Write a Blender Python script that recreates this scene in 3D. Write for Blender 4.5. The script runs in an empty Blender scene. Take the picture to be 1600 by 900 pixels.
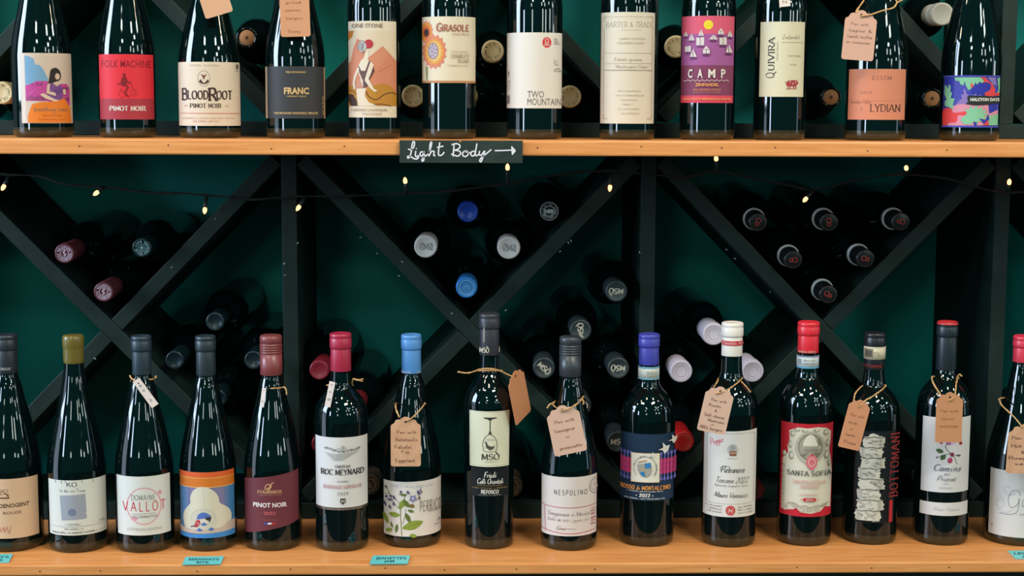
import bpy, bmesh, math, random
from mathutils import Vector, Matrix
random.seed(7)
SC = bpy.context.scene
COL = SC.collection
R_ = math.radians

# ------------------------------------------------------------------ camera, world, lights, exposure
F = 2450.0                                    # focal length in pixels of the 1600 px wide frame
CAM = Vector((0.0, -2.10, 0.0))               # the front edge of the shelves is the plane y = 0
Yc_ = Vector(((735 - 800) / F, (450 - 165) / F, -1.0)).normalized()
Xc_ = Vector((1.0, -0.0014, -0.0255)); Xc_ = (Xc_ - Yc_ * Xc_.dot(Yc_)).normalized()
Zc_ = Xc_.cross(Yc_)
CM = Matrix((Xc_, Yc_, Zc_))
cd = bpy.data.cameras.new('camera'); cam = bpy.data.objects.new('camera', cd); COL.objects.link(cam)
cd.sensor_width = 36.0; cd.lens = F / 1600 * 36.0; cd.clip_start = 0.05
cam.matrix_world = Matrix.Translation(CAM) @ CM.to_4x4()
SC.camera = cam

SC.view_settings.view_transform = 'Standard'
SC.view_settings.look = 'None'
SC.view_settings.gamma = 1.0
SC.view_settings.use_curve_mapping = False
SC.view_settings.exposure = -0.65

w = bpy.data.worlds.new('shop_air'); SC.world = w; w.use_nodes = True
w.node_tree.nodes['Background'].inputs[0].default_value = (0.030, 0.205, 0.205, 1)
w.node_tree.nodes['Background'].inputs[1].default_value = 1.0

def area(name, loc, aim, sx, sy, power, col):
    l = bpy.data.lights.new(name, 'AREA'); l.shape = 'RECTANGLE'; l.size = sx; l.size_y = sy
    l.energy = power; l.color = col
    o = bpy.data.objects.new(name, l); COL.objects.link(o); o.location = loc
    d = Vector(aim) - Vector(loc)
    o.rotation_euler = d.to_track_quat('-Z', 'Y').to_euler()
    return o

def bulb_light(name, loc, r, power, col):
    l = bpy.data.lights.new(name, 'POINT'); l.shadow_soft_size = r; l.energy = power; l.color = col
    o = bpy.data.objects.new(name, l); COL.objects.link(o); o.location = loc
    return o

WARM, COOL, NEUT = (1.0, 0.78, 0.54), (0.62, 0.78, 1.0), (1.0, 0.93, 0.84)
# shop window in the wall on the left: bright sky above, the street below; a glazed door far right
area('window_sky', (-3.6, -0.80, 0.86), (0.0, -0.80, 0.86), 1.35, 1.7, 280, COOL)
area('window_street', (-3.6, -0.80, -0.65), (0.0, -0.80, -0.65), 1.3, 1.25, 26, COOL)
area('door_daylight', (3.8, -0.75, 0.1), (0.0, 0.1, -0.1), 0.35, 2.0, 10, COOL)
# row of pendant bulbs over the counter edge in front of the shelves
for k in range(5):
    bulb_light('pendant_bulb', (-1.62 + 0.80 * k, -0.66, 1.15), 0.075, 15, WARM)
# the other lamps of the shop, by bearing and height as seen from the shelves
def lamp(name, az, el, d, sx, sy, p, c):
    az, el = R_(az), R_(el)
    area(name, (d * math.sin(az) * math.cos(el), 0.1 - d * math.cos(az) * math.cos(el), -0.35 + d * math.sin(el)), (0, 0.1, -0.2), sx, sy, p, c)
for az, el in ((-35, 47), (30, 45)): lamp('ceiling_tube', az, el, 3.0, 0.7, 0.18, 30 if az < 0 else 62, NEUT)
for az, el in ((-14, 30), (34, 31), (46, 27), (66, 30), (36, 22), (-10, 23)): lamp('ceiling_panel', az, el, 4.6, 0.5, 0.22, 14, (0.90, 1.0, 0.95))
lamp('door_pane', -47, 7, 4.2, 0.35, 0.6, 26, COOL)
for el in (15, 7):
    for az in (-14, 29, 42, 61, 80):
        lamp('far_shop_light', az + (el * 7) % 5 - 2, el + (az * 3) % 4 - 2, 8.0, 0.60, 0.45, 16, (0.90, 1.0, 0.96))

# ------------------------------------------------------------------ pixel helpers: a pixel of the photograph onto a plane of the place
def ray(px, py):
    return CM @ Vector(((px - 800) / F, (450 - py) / F, -1.0))
def at(px, py, Y):
    d = ray(px, py); return CAM + d * ((Y - CAM.y) / d.y)
def at_z(px, py, z):
    d = ray(px, py); return CAM + d * ((z - CAM.z) / d.z)

ZL = at(800, 880.5, 0).z                       # top of the lower shelf
ZU = at(800, 219.5, 0).z                       # top of the upper shelf
YR = at_z(800, 810, ZL).y                      # front of the wine rack
YB = YR + 0.29                                 # green back panel
YCAP = YR - 0.025                              # ends of the lying bottles

# ------------------------------------------------------------------ materials
_m = {}
def lin(v):
    v = v / 255.0
    return v / 12.92 if v <= 0.04045 else ((v + 0.055) / 1.055) ** 2.4
def rgb(c):
    if isinstance(c, str):
        c = tuple(int(c[i:i + 2], 16) for i in (0, 2, 4))
    return (lin(c[0]), lin(c[1]), lin(c[2]), 1.0)
def mat(name, c, rough=0.6, metal=0.0, spec=0.5, emit=0.0, coat=0.0):
    k = (name, str(c), rough, metal, spec, emit, coat)
    if k in _m: return _m[k]
    m = bpy.data.materials.new(name); m.use_nodes = True
    b = m.node_tree.nodes['Principled BSDF']
    b.inputs['Base Color'].default_value = rgb(c)
    b.inputs['Roughness'].default_value = rough
    b.inputs['Metallic'].default_value = metal
    b.inputs['Specular IOR Level'].default_value = spec
    b.inputs['Coat Weight'].default_value = coat
    if emit:
        b.inputs['Emission Color'].default_value = rgb(c); b.inputs['Emission Strength'].default_value = emit
    _m[k] = m
    return m
INKF = [0.925]
def ink(c, rough=0.6):
    """printed paper: the colours below are as read off the photo, paper itself is a little darker than that"""
    return mat('print', tuple(v * INKF[0] for v in c), rough, 0, 0.25)
def noise_mat(name, c1, c2, scale, rough=0.6, spec=0.4, stretch=(1, 1, 1), bump=0.0, detail=6.0, lo=0.35, hi=0.65, dist=0.0):
    m = bpy.data.materials.new(name); m.use_nodes = True
    nt = m.node_tree; b = nt.nodes['Principled BSDF']
    tc = nt.nodes.new('ShaderNodeTexCoord'); mp = nt.nodes.new('ShaderNodeMapping'); mp.inputs['Scale'].default_value = stretch
    n = nt.nodes.new('ShaderNodeTexNoise'); n.inputs['Scale'].default_value = scale; n.inputs['Detail'].default_value = detail
    n.inputs['Distortion'].default_value = dist
    r = nt.nodes.new('ShaderNodeValToRGB')
    r.color_ramp.elements[0].position = lo; r.color_ramp.elements[0].color = rgb(c1)
    r.color_ramp.elements[1].position = hi; r.color_ramp.elements[1].color = rgb(c2)
    nt.links.new(tc.outputs['Object'], mp.inputs['Vector']); nt.links.new(mp.outputs[0], n.inputs['Vector'])
    nt.links.new(n.outputs['Fac'], r.inputs[0]); nt.links.new(r.outputs[0], b.inputs['Base Color'])
    b.inputs['Roughness'].default_value = rough; b.inputs['Specular IOR Level'].default_value = spec
    if bump:
        bp = nt.nodes.new('ShaderNodeBump'); bp.inputs['Strength'].default_value = bump; bp.inputs['Distance'].default_value = 0.002
        nt.links.new(n.outputs['Fac'], bp.inputs['Height']); nt.links.new(bp.outputs[0], b.inputs['Normal'])
    return m

WOOD = noise_mat('beech_wood', (202, 126, 64), (228, 158, 94), 9, 0.42, 0.4, (1.2, 14, 22), 0.05, 8, 0.25, 0.75, 0.6)
PANEL = noise_mat('green_painted_panel', (0, 136, 128), (4, 154, 144), 5, 0.55, 0.3, (1, 1, 1), 0.02, 4)
BOARD = noise_mat('dark_painted_board', (8, 28, 24), (13, 37, 32), 30, 0.6, 0.35, (1, 1, 1), 0.05, 5)
GLASS = mat('dark_wine_glass', (3, 14, 14), 0.035, 0, 0.55)
GLASSB = mat('olive_glass_base', (46, 41, 26), 0.10, 0, 0.6)
KRAFT = noise_mat('kraft_card', (194, 146, 112), (208, 160, 126), 60, 0.8, 0.2)
TWINE = noise_mat('jute_twine', (176, 132, 84), (206, 164, 112), 300, 0.9, 0.1)

# ------------------------------------------------------------------ mesh builder
class MB:
    def __init__(s): s.bm = bmesh.new(); s.mats = []
    def mi(s, m):
        if m not in s.mats: s.mats.append(m)
        return s.mats.index(m)
    def lathe(s, prof, m, n=56, m_of=None, cap=True, axis=Matrix.Identity(4)):
        rings = []
        for r, z in prof:
            if r < 1e-6: rings.append([s.bm.verts.new(axis @ Vector((0, 0, z)))])
            else: rings.append([s.bm.verts.new(axis @ Vector((r * math.sin(2 * math.pi * k / n), -r * math.cos(2 * math.pi * k / n), z))) for k in range(n)])
        for i in range(len(rings) - 1):
            a, b = rings[i], rings[i + 1]
            mm = s.mi(m_of(prof[i][1]) if m_of else m)
            for k in range(n):
                k2 = (k + 1) % n
                if len(a) == 1 and len(b) == 1: continue
                if len(a) == 1: f = (a[0], b[k2], b[k])
                elif len(b) == 1: f = (a[k], a[k2], b[0])
                else: f = (a[k], a[k2], b[k2], b[k])
                fc = s.bm.faces.new(f); fc.material_index = mm; fc.smooth = True
    def hexa(s, p, m, bev=0.0):
        """p: eight corners, bottom ring of four then top ring of four"""
        v = [s.bm.verts.new(Vector(q)) for q in p]; k = s.mi(m); fs = []
        for f in ((3, 2, 1, 0), (4, 5, 6, 7), (0, 1, 5, 4), (1, 2, 6, 5), (2, 3, 7, 6), (3, 0, 4, 7)):
            fc = s.bm.faces.new([v[i] for i in f]); fc.material_index = k; fs.append(fc)
        if bev:
            es = list({e for f in fs for e in f.edges})
            bmesh.ops.bevel(s.bm, geom=es, offset=bev, segments=2, affect='EDGES', profile=0.5, material=k)
    def box(s, x0, x1, y0, y1, z0, z1, m, bev=0.0):
        s.hexa(((x0, y0, z0), (x1, y0, z0), (x1, y1, z0), (x0, y1, z0), (x0, y0, z1), (x1, y0, z1), (x1, y1, z1), (x0, y1, z1)), m, bev)
    def tube(s, pts, r, m, n=8, wob=0.0, smooth=True):
        pts = [Vector(p) for p in pts]
        if smooth and len(pts) > 2: pts = crom(pts, 6)
        k = s.mi(m); prev = None; N = None; first = None
        for i, p in enumerate(pts):
            t = (pts[min(i + 1, len(pts) - 1)] - pts[max(i - 1, 0)]).normalized()
            if N is None:
                N = t.cross(Vector((0, 0, 1)))
                if N.length < 0.1: N = t.cross(Vector((1, 0, 0)))
            N = (N - t * N.dot(t)).normalized(); B = t.cross(N)
            rr = r(i / (len(pts) - 1)) if callable(r) else r
            rr *= 1 + wob * random.uniform(-1, 1)
            ring = [s.bm.verts.new(p + N * rr * math.cos(2 * math.pi * j / n) + B * rr * math.sin(2 * math.pi * j / n)) for j in range(n)]
            if prev:
                for j in range(n):
                    f = s.bm.faces.new((prev[j], prev[(j + 1) % n], ring[(j + 1) % n], ring[j])); f.material_index = k; f.smooth = True
            else: first = ring
            prev = ring
        s.bm.faces.new(first[::-1]).material_index = k; s.bm.faces.new(prev).material_index = k
    def prism(s, pts, off, m):
        """closed outline (3-D points) extruded by the vector off"""
        off = Vector(off); k = s.mi(m)
        a = [s.bm.verts.new(Vector(p)) for p in pts]; b = [s.bm.verts.new(Vector(p) + off) for p in pts]
        fs = [s.bm.faces.new(a), s.bm.faces.new(b[::-1])]
        for i in range(len(a)):
            j = (i + 1) % len(a); fs.append(s.bm.faces.new((a[i], b[i], b[j], a[j])))
        for f in fs: f.material_index = k
        bmesh.ops.recalc_face_normals(s.bm, faces=fs)
    def mesh(s, name):
        bm = s.bm
        for e in bm.edges:
            if len(e.link_faces) == 2 and e.calc_face_angle(0) > 0.6: e.smooth = False
        me = bpy.data.meshes.new(name); bm.to_mesh(me); bm.free()
        for m in s.mats: me.materials.append(m)
        return me
    def build(s, name, parent=None):
        return put(name, s.mesh(name), parent)

def put(name, me, parent=None):
    o = bpy.data.objects.new(name, me); COL.objects.link(o)
    if parent: o.parent = parent
    return o
def tag(o, label=None, cat=None, group=None, kind=None):
    if label: o['label'] = label
    if cat: o['category'] = cat
    if group: o['group'] = group
    if kind: o['kind'] = kind
    return o
def empty(name, loc, label, cat, group=None):
    o = bpy.data.objects.new(name, None); COL.objects.link(o); o.location = loc; o.empty_display_size = 0.02
    return tag(o, label, cat, group)
def crom(p, n):
    out = []
    for i in range(len(p) - 1):
        a, b, c, d = p[max(i - 1, 0)], p[i], p[i + 1], p[min(i + 2, len(p) - 1)]
        for k in range(n):
            t = k / n
            out.append(0.5 * ((2 * b) + (c - a) * t + (2 * a - 5 * b + 4 * c - d) * t * t + (3 * b - a - 3 * c + d) * t * t * t))
    out.append(p[-1]); return out

# ------------------------------------------------------------------ lettering: single-stroke letters drawn with a broad nib, and the built-in sans
GL = {
'A': '.72|0,0 .36,1 .72,0|.13,.35 .59,.35', 'B': '.62|.08,0 .08,1|~.08,1 .4,1 .52,.77 .4,.53 .08,.53|~.08,.53 .45,.53 .58,.27 .45,0 .08,0',
'C': '.66|~.62,.85 .4,1 .15,.88 .04,.5 .15,.12 .4,0 .62,.15', 'D': '.68|.08,0 .08,1|~.08,1 .4,.98 .62,.75 .62,.25 .4,.02 .08,0',
'E': '.58|.52,1 .08,1 .08,0 .54,0|.08,.52 .45,.52', 'F': '.54|.52,1 .08,1 .08,0|.08,.52 .45,.52',
'G': '.7|~.62,.85 .4,1 .15,.88 .04,.5 .15,.12 .4,0 .63,.14|.63,.14 .63,.45 .42,.45', 'H': '.68|.08,0 .08,1|.6,0 .6,1|.08,.52 .6,.52',
'I': '.24|.12,0 .12,1', 'J': '.4|~.3,1 .3,.25 .2,0 .02,.1', 'K': '.62|.08,0 .08,1|.56,1 .1,.42|.24,.58 .62,0', 'L': '.54|.08,1 .08,0 .52,0',
'M': '.84|.06,0 .1,1 .42,.1 .74,1 .78,0', 'N': '.7|.08,0 .08,1 .62,0 .62,1',
'O': '.74|~.36,1 .12,.87 .03,.5 .12,.13 .36,0 .6,.13 .69,.5 .6,.87 .36,1', 'P': '.58|.08,0 .08,1|~.08,1 .42,1 .55,.75 .42,.48 .08,.48',
'Q': '.76|~.36,1 .12,.87 .03,.5 .12,.13 .36,0 .6,.13 .69,.5 .6,.87 .36,1|.4,.22 .8,-.2', 'R': '.64|.08,0 .08,1|~.08,1 .42,1 .55,.75 .42,.48 .08,.48|.3,.48 .62,0',
'S': '.58|~.5,.85 .3,1 .08,.85 .1,.62 .3,.52 .5,.4 .54,.17 .3,0 .05,.15', 'T': '.64|0,1 .64,1|.32,1 .32,0',
'U': '.7|~.08,1 .08,.3 .18,.04 .35,0 .52,.04 .62,.3 .62,1', 'V': '.7|0,1 .35,0 .7,1', 'W': '1|0,1 .25,0 .5,.9 .75,0 1,1',
'X': '.64|0,1 .64,0|.64,1 0,0', 'Y': '.64|0,1 .32,.5 .64,1|.32,.5 .32,0', 'Z': '.6|.04,1 .58,1 .02,0 .58,0',
'0': '.6|~.3,1 .1,.85 .04,.5 .1,.15 .3,0 .5,.15 .56,.5 .5,.85 .3,1', '1': '.36|.06,.8 .22,1 .22,0', '2': '.58|~.06,.8 .28,1 .5,.78 .3,.4 .04,0|.04,0 .54,0',
'3': '.56|~.06,.9 .3,1 .48,.78 .25,.54|~.25,.54 .52,.3 .3,0 .04,.1', '4': '.6|.44,0 .44,1 .02,.3 .58,.3', '5': '.56|.5,1 .12,1 .1,.58|~.1,.58 .34,.62 .52,.32 .3,0 .05,.08',
'6': '.56|~.46,.95 .2,.75 .06,.3 .28,0 .5,.28 .3,.55 .08,.35', '7': '.54|.04,1 .52,1 .2,0', '8': '.58|~.29,.53 .1,.75 .29,1 .48,.75 .29,.53 .05,.25 .29,0 .53,.25 .29,.53',
'9': '.56|~.46,.65 .24,.45 .06,.72 .28,1 .5,.7 .36,.25 .1,.05', '%': '.7|.1,0 .6,1|~.15,1 .05,.85 .2,.75 .15,1|~.55,.25 .45,.1 .6,0 .55,.25',
'Ò': '.74|~.36,1 .12,.87 .03,.5 .12,.13 .36,0 .6,.13 .69,.5 .6,.87 .36,1|.24,1.3 .42,1.12',
'-': '.4|.06,.45 .34,.45', '.': '.2|.08,0 .12,.04', '&': '.66|~.6,.4 .35,0 .08,.2 .4,.7 .28,1 .15,.78 .6,0', "'": '.16|.1,1 .06,.78', ',': '.2|.12,.05 .06,-.15', '|': '.24|.12,-.05 .12,1.05',
'a': '.48|~.38,.42 .2,.5 .04,.26 .16,.01 .36,.2 .4,.48|~.4,.48 .37,.12 .5,.04', 'b': '.46|~.06,1 .06,.1 .25,.0 .42,.26 .26,.5 .07,.3', 'c': '.42|~.38,.42 .2,.5 .04,.25 .18,0 .4,.1',
'd': '.5|~.38,.42 .2,.5 .04,.26 .16,.01 .36,.2 .44,1|~.42,.7 .38,.1 .5,.04', 'e': '.44|~.05,.24 .32,.34 .24,.5 .06,.3 .16,.01 .42,.12', 'f': '.34|~.36,.9 .24,1 .16,.8 .14,.1 .1,-.3|.02,.5 .32,.5',
'g': '.48|~.38,.42 .2,.5 .04,.26 .18,.03 .38,.3 .4,.48|~.4,.48 .38,-.2 .18,-.34 .06,-.2', 'h': '.5|~.08,0 .1,.6 .14,1|~.08,.2 .26,.5 .38,.38 .38,.08 .5,.04', 'i': '.26|~.1,.48 .1,.1 .24,.04|.13,.7 .15,.74',
'j': '.26|~.16,.48 .14,-.2 .0,-.3|.16,.7 .18,.74', 'k': '.46|.08,0 .1,1|.4,.5 .1,.22|.2,.3 .46,.02', 'l': '.28|~.1,1 .08,.15 .24,.04', 'm': '.74|~.06,0 .07,.48|~.07,.3 .22,.5 .32,.38 .32,0|~.32,.3 .48,.5 .6,.38 .6,.08 .72,.04',
'n': '.5|~.06,0 .07,.48|~.07,.28 .24,.5 .38,.38 .38,.08 .5,.04', 'o': '.46|~.22,.5 .06,.38 .08,.08 .24,0 .4,.2 .36,.44 .22,.5', 'p': '.48|~.1,.5 .06,-.34|~.08,.3 .26,.5 .42,.28 .26,0 .08,.12', 'q': '.48|~.38,.42 .2,.5 .04,.26 .16,.01 .36,.2|.4,.48 .38,-.34',
'r': '.36|~.06,0 .08,.48|~.08,.28 .2,.46 .34,.46', 's': '.38|~.34,.42 .2,.5 .08,.38 .28,.2 .2,.0 .02,.08', 't': '.32|~.14,.8 .12,.12 .3,.04|.0,.5 .3,.5', 'u': '.5|~.06,.48 .08,.08 .22,.0 .38,.2 .4,.48|~.4,.48 .38,.1 .5,.04',
'v': '.42|.04,.48 .2,0 .38,.48', 'w': '.62|.03,.48 .16,0 .3,.4 .44,0 .58,.48', 'x': '.42|.03,.48 .38,0|.38,.48 .02,0', 'y': '.46|~.06,.48 .1,.1 .24,.04 .38,.3|~.42,.48 .32,-.1 .16,-.34 .04,-.22', 'z': '.42|.04,.48 .38,.48 .02,0 .4,0',
}
def glyph(ch):
    parts = GL[ch].split('|'); adv = float(parts[0]); st = []
    for p in ([] if ch == '|' else parts[1:]):
        sm = p[0] == '~'
        pts = [Vector(tuple(float(v) for v in q.split(','))) for q in p.lstrip('~').split()]
        st.append((sm, pts))
    if ch == '|': st = [(False, [Vector((.12, -.05)), Vector((.12, 1.05))])]
    return adv, st
def ribbon(pts, wfun):
    """outline of a stroke as a list of quads"""
    n = len(pts); L, Rr = [], []
    for i, p in enumerate(pts):
        d0 = (pts[i] - pts[i - 1]) if i > 0 else (pts[1] - pts[0])
        d1 = (pts[i + 1] - pts[i]) if i < n - 1 else (pts[-1] - pts[-2])
        if d0.length < 1e-9: d0 = d1
        if d1.length < 1e-9: d1 = d0
        d = d0.normalized() + d1.normalized()
        if d.length < 1e-6: d = d1
        d = d.normalized(); nn = Vector((-d.y, d.x)); c = max(0.45, abs(nn.dot(Vector((-d1.y, d1.x)).normalized())))
        hw = wfun(d) / 2 / c
        L.append(p + nn * hw); Rr.append(p - nn * hw)
    return [(L[i], Rr[i], Rr[i + 1], L[i + 1]) for i in range(n - 1)]
def stroke_text(s, thick, thin, serif=False, slant=0.0, gap=0.12):
    """quads of a line of lettering, cap height 1, starting at x = 0"""
    quads = []; x = 0.0
    thick *= .85; thin *= .9
    def wf(d): return thin + (thick - thin) * abs(math.sin(math.atan2(d.y, d.x) - 0.4))
    for ch in s:
        if ch == ' ': x += 0.4; continue
        adv, st = glyph(ch)
        for sm, pts in st:
            P = [Vector((p.x + x + slant * p.y, p.y)) for p in pts]
            if serif and not sm:
                for e, o in ((0, 1), (-1, -2)):
                    d = pts[e] - pts[o]
                    if abs(d.y) > 0.5 * d.length and (pts[e].y < .05 or pts[e].y > .95):
                        q = P[e]; quads.append((Vector((q.x - .13, q.y - thin * .55)), Vector((q.x + .13, q.y - thin * .55)), Vector((q.x + .13, q.y + thin * .55)), Vector((q.x - .13, q.y + thin * .55))))
            if sm: quads += ribbon(crom(P, 4), wf)
            else:
                for A, B in zip(P, P[1:]): quads += ribbon([A, B], wf)
        x += adv + gap
    return quads, max(x - gap, 0.1)
_tx = {}
def font_text(s, bold=0.0, spacing=1.0):
    k = (s, bold, spacing)
    if k not in _tx:
        c = bpy.data.curves.new('lettering', 'FONT'); c.body = s; c.size = 1.0; c.offset = bold; c.space_character = spacing; c.resolution_u = 2
        o = bpy.data.objects.new('lettering', c); COL.objects.link(o)
        bpy.context.view_layer.update()
        me = bpy.data.meshes.new_from_object(o.evaluated_get(bpy.context.evaluated_depsgraph_get()))
        vs = [Vector((v.co.x, v.co.y)) for v in me.vertices]
        fs = [tuple(p.vertices) for p in me.polygons]
        x0 = min(v.x for v in vs)
        vs = [Vector((v.x - x0, v.y)) for v in vs]
        _tx[k] = (vs, fs, max(v.x for v in vs))
        bpy.data.objects.remove(o); bpy.data.curves.remove(c); bpy.data.meshes.remove(me)
    return _tx[k]
CAPH = 0.69

class Art:
    """flat artwork laid onto a surface: pre() takes drawing coordinates to surface coordinates, post() surface coordinates and height to 3-D"""
    def __init__(s, mb, pre, post, grid=None, gap=0.00004, base=0.0004, gridv=None):
        s.gridv = gridv; s.mb, s.pre, s.post, s.grid, s.gap, s.h = mb, pre, post, grid, gap, base
    def faces(s, vs, fs, c, step=True):
        m = c if isinstance(c, bpy.types.Material) else ink(c)
        P = [s.pre(v[0], v[1]) for v in vs]
        bm = bmesh.new(); V = [bm.verts.new((p[0], p[1], 0)) for p in P]
        for f in fs:
            try: bm.faces.new([V[i] for i in f])
            except ValueError: pass
        big = [f for f in bm.faces if len(f.verts) > 4]
        if big: bmesh.ops.triangulate(bm, faces=big)
        if s.grid:
            x0 = min(p[0] for p in P); x1 = max(p[0] for p in P); g = s.grid
            for k in range(math.floor(x0 / g) + 1, math.ceil(x1 / g)):
                bmesh.ops.bisect_plane(bm, geom=bm.verts[:] + bm.edges[:] + bm.faces[:], plane_co=(k * g, 0, 0), plane_no=(1, 0, 0), dist=1e-7)
        if s.gridv:
            g, lo, _ = s.gridv; x1 = max(p[1] for p in P)
            for k in range(math.floor(max(lo, min(p[1] for p in P)) / g) + 1, math.ceil(x1 / g)):
                bmesh.ops.bisect_plane(bm, geom=bm.verts[:] + bm.edges[:] + bm.faces[:], plane_co=(0, k * g, 0), plane_no=(0, 1, 0), dist=1e-7)
        k = s.mb.mi(m); mp = {}
        for v in bm.verts: mp[v] = s.mb.bm.verts.new(s.post(v.co.x, v.co.y, s.h))
        for f in bm.faces:
            try:
                fc = s.mb.bm.faces.new([mp[v] for v in f.verts]); fc.material_index = k
            except ValueError: pass
        bm.free()
        if step: s.h += s.gap
    def poly(s, pts, c, smooth=False):
        if smooth:
            q = [Vector(p) for p in pts]; q = [q[-1]] + q + [q[0], q[1]]
            pts = crom(q, 4)[4:-5]
        s.faces(pts, [tuple(range(len(pts)))], c)
    def rect(s, x0, y0, x1, y1, c): s.poly(((x0, y0), (x1, y0), (x1, y1), (x0, y1)), c)
    def ell(s, x, y, rx, ry, c, n=20, rot=0.0):
        ca, sa = math.cos(rot), math.sin(rot)
        s.poly([(x + rx * math.cos(t) * ca - ry * math.sin(t) * sa, y + rx * math.cos(t) * sa + ry * math.sin(t) * ca) for t in (2 * math.pi * i / n for i in range(n))], c)
    def ring(s, x, y, rx, ry, wd, c, n=28, a0=0.0, a1=360.0):
        vs, fs = [], []
        for i in range(n + 1):
            t = R_(a0 + (a1 - a0) * i / n)
            vs += [(x + rx * math.cos(t), y + ry * math.sin(t)), (x + (rx - wd) * math.cos(t), y + (ry - wd) * math.sin(t))]
            if i: fs.append((2 * i - 2, 2 * i - 1, 2 * i + 1, 2 * i))
        s.faces(vs, fs, c)
    def quads(s, q, c):
        vs, fs = [], []
        for a in q: fs.append(tuple(range(len(vs), len(vs) + 4))); vs += list(a)
        s.faces(vs, fs, c)
    def line(s, pts, wd, c, smooth=True):
        P = [Vector(p) for p in pts]
        if smooth and len(P) > 2: P = crom(P, 5)
        s.quads(ribbon(P, lambda d: wd), c)
    def text(s, t, x0, x1, y, h, c, font='sans', bold=0.0, thick=.17, thin=.07, slant=0.0, dy=0.0, rot=0.0, gap=.12, up=-1):
        """t from x0 to x1 on the baseline y, capitals h high; dy lifts the far end; rot turns the line about (x0, y)"""
        if font == 'sans':
            vs, fs, W = font_text(t, bold); vs = [Vector((v.x, v.y / CAPH)) for v in vs]
        else:
            q, W = stroke_text(t, thick, thin, font == 'serif', slant, gap); vs, fs = [], []
            for a in q: fs.append(tuple(range(len(vs), len(vs) + 4))); vs += list(a)
        sx = (x1 - x0) / W; out = []; ca, sa = math.cos(rot), math.sin(rot)
        for v in vs:
            dx, dyy = v.x * sx, v.y * h + dy * v.x / W
            dx, dyy = dx * ca - dyy * sa, dx * sa + dyy * ca
            out.append((x0 + dx, y + up * dyy))
        s.faces(out, fs, c)
    def scribble(s, x0, x1, y, h, c, seed=0, wd=None):
        """a row of print too small to read: uneven short strokes"""
        rr = random.Random(seed); x = x0; q = []
        wd = wd or h * .28
        while x < x1 - h * .3:
            if rr.random() < .16: x += h * .6; continue
            a = Vector((x + rr.uniform(0, .2) * h, y)); b = Vector((x + rr.uniform(.1, .4) * h, y - h * rr.uniform(.6, 1)))
            q += ribbon([a, b], lambda d: wd)
            if rr.random() < .6:
                yy = y - h * rr.choice((.05, .5, .95)); q += ribbon([Vector((x, yy)), Vector((x + h * .5, yy))], lambda d: wd * .8)
            x += h * .62
        if q: s.quads(q, c)
# ------------------------------------------------------------------ bottles
PROF = {
 'sloping': [(.36, 1), (.42, .965), (.507, .85), (.565, .755), (.623, .66), (.70, .52), (.768, .42), (.82, .36)],
 'slopingtall': [(.31, 1), (.37, .965), (.455, .85), (.51, .75), (.565, .655), (.64, .51), (.72, .41), (.80, .36)],
 'square': [(.585, 1), (.62, .985), (.66, .93), (.69, .82), (.715, .68), (.735, .54), (.75, .45), (.775, .395), (.81, .375)],
 'conical': [(.60, 1.02), (.63, 1.0), (.65, .95), (.685, .80), (.71, .63), (.735, .48), (.755, .40), (.80, .375)],
}
def monotone(p, n):
    """smooth radius-over-height curve through the points without overshoot"""
    z = [q.y for q in p]; r = [q.x for q in p]; N = len(p)
    d = [(r[i + 1] - r[i]) / (z[i + 1] - z[i]) for i in range(N - 1)]
    m = [d[0]] + [0.0 if d[i - 1] * d[i] <= 0 else 2 * d[i - 1] * d[i] / (d[i - 1] + d[i]) for i in range(1, N - 1)] + [d[-1]]
    out = []
    for i in range(N - 1):
        h = z[i + 1] - z[i]; k = n if abs(d[i]) > 1e-6 else 2
        for j in range(k):
            t = j / k; t2, t3 = t * t, t * t * t
            out.append(Vector(((2 * t3 - 3 * t2 + 1) * r[i] + (t3 - 2 * t2 + t) * h * m[i] + (-2 * t3 + 3 * t2) * r[i + 1] + (t3 - t2) * h * m[i + 1], z[i] + h * t)))
    return out + [p[-1]]
def glass_profile(R, H, style, fcap, rn):
    """(radius, height) pairs of a closed bottle; rn is the neck radius under the capsule"""
    pts = [Vector((R * (0.965 if style == 'conical' else 1), .06 * H))]
    pts += [Vector((R * r, f * H)) for f, r in PROF[style] if f < fcap - .02 and R * r > rn * 1.02]
    pts += [Vector((rn * 1.01, fcap * H)), Vector((rn, .97 * H))]
    body = monotone(pts, 5)
    lo = [(0.0, .006), (R * .55, .003), (R * .84, 0.0), (R * .93, .001), (R * .985, .004), (body[0].x, .009), (body[0].x, .011), (body[0].x, .0135)]
    return lo + [(p.x, p.y) for p in body] + [(rn * .8, .985 * H), (0, .985 * H)]
def r_at(prof, z):
    for (r0, z0), (r1, z1) in zip(prof[4:], prof[5:]):
        if z0 <= z <= z1 and z1 > z0: return r0 + (r1 - r0) * (z - z0) / (z1 - z0)
    return prof[8][0]
def glass_mesh(name, prof):
    mb = MB(); mb.lathe(prof, GLASS, m_of=lambda z: GLASSB if z < .0115 else GLASS); return mb

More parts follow.
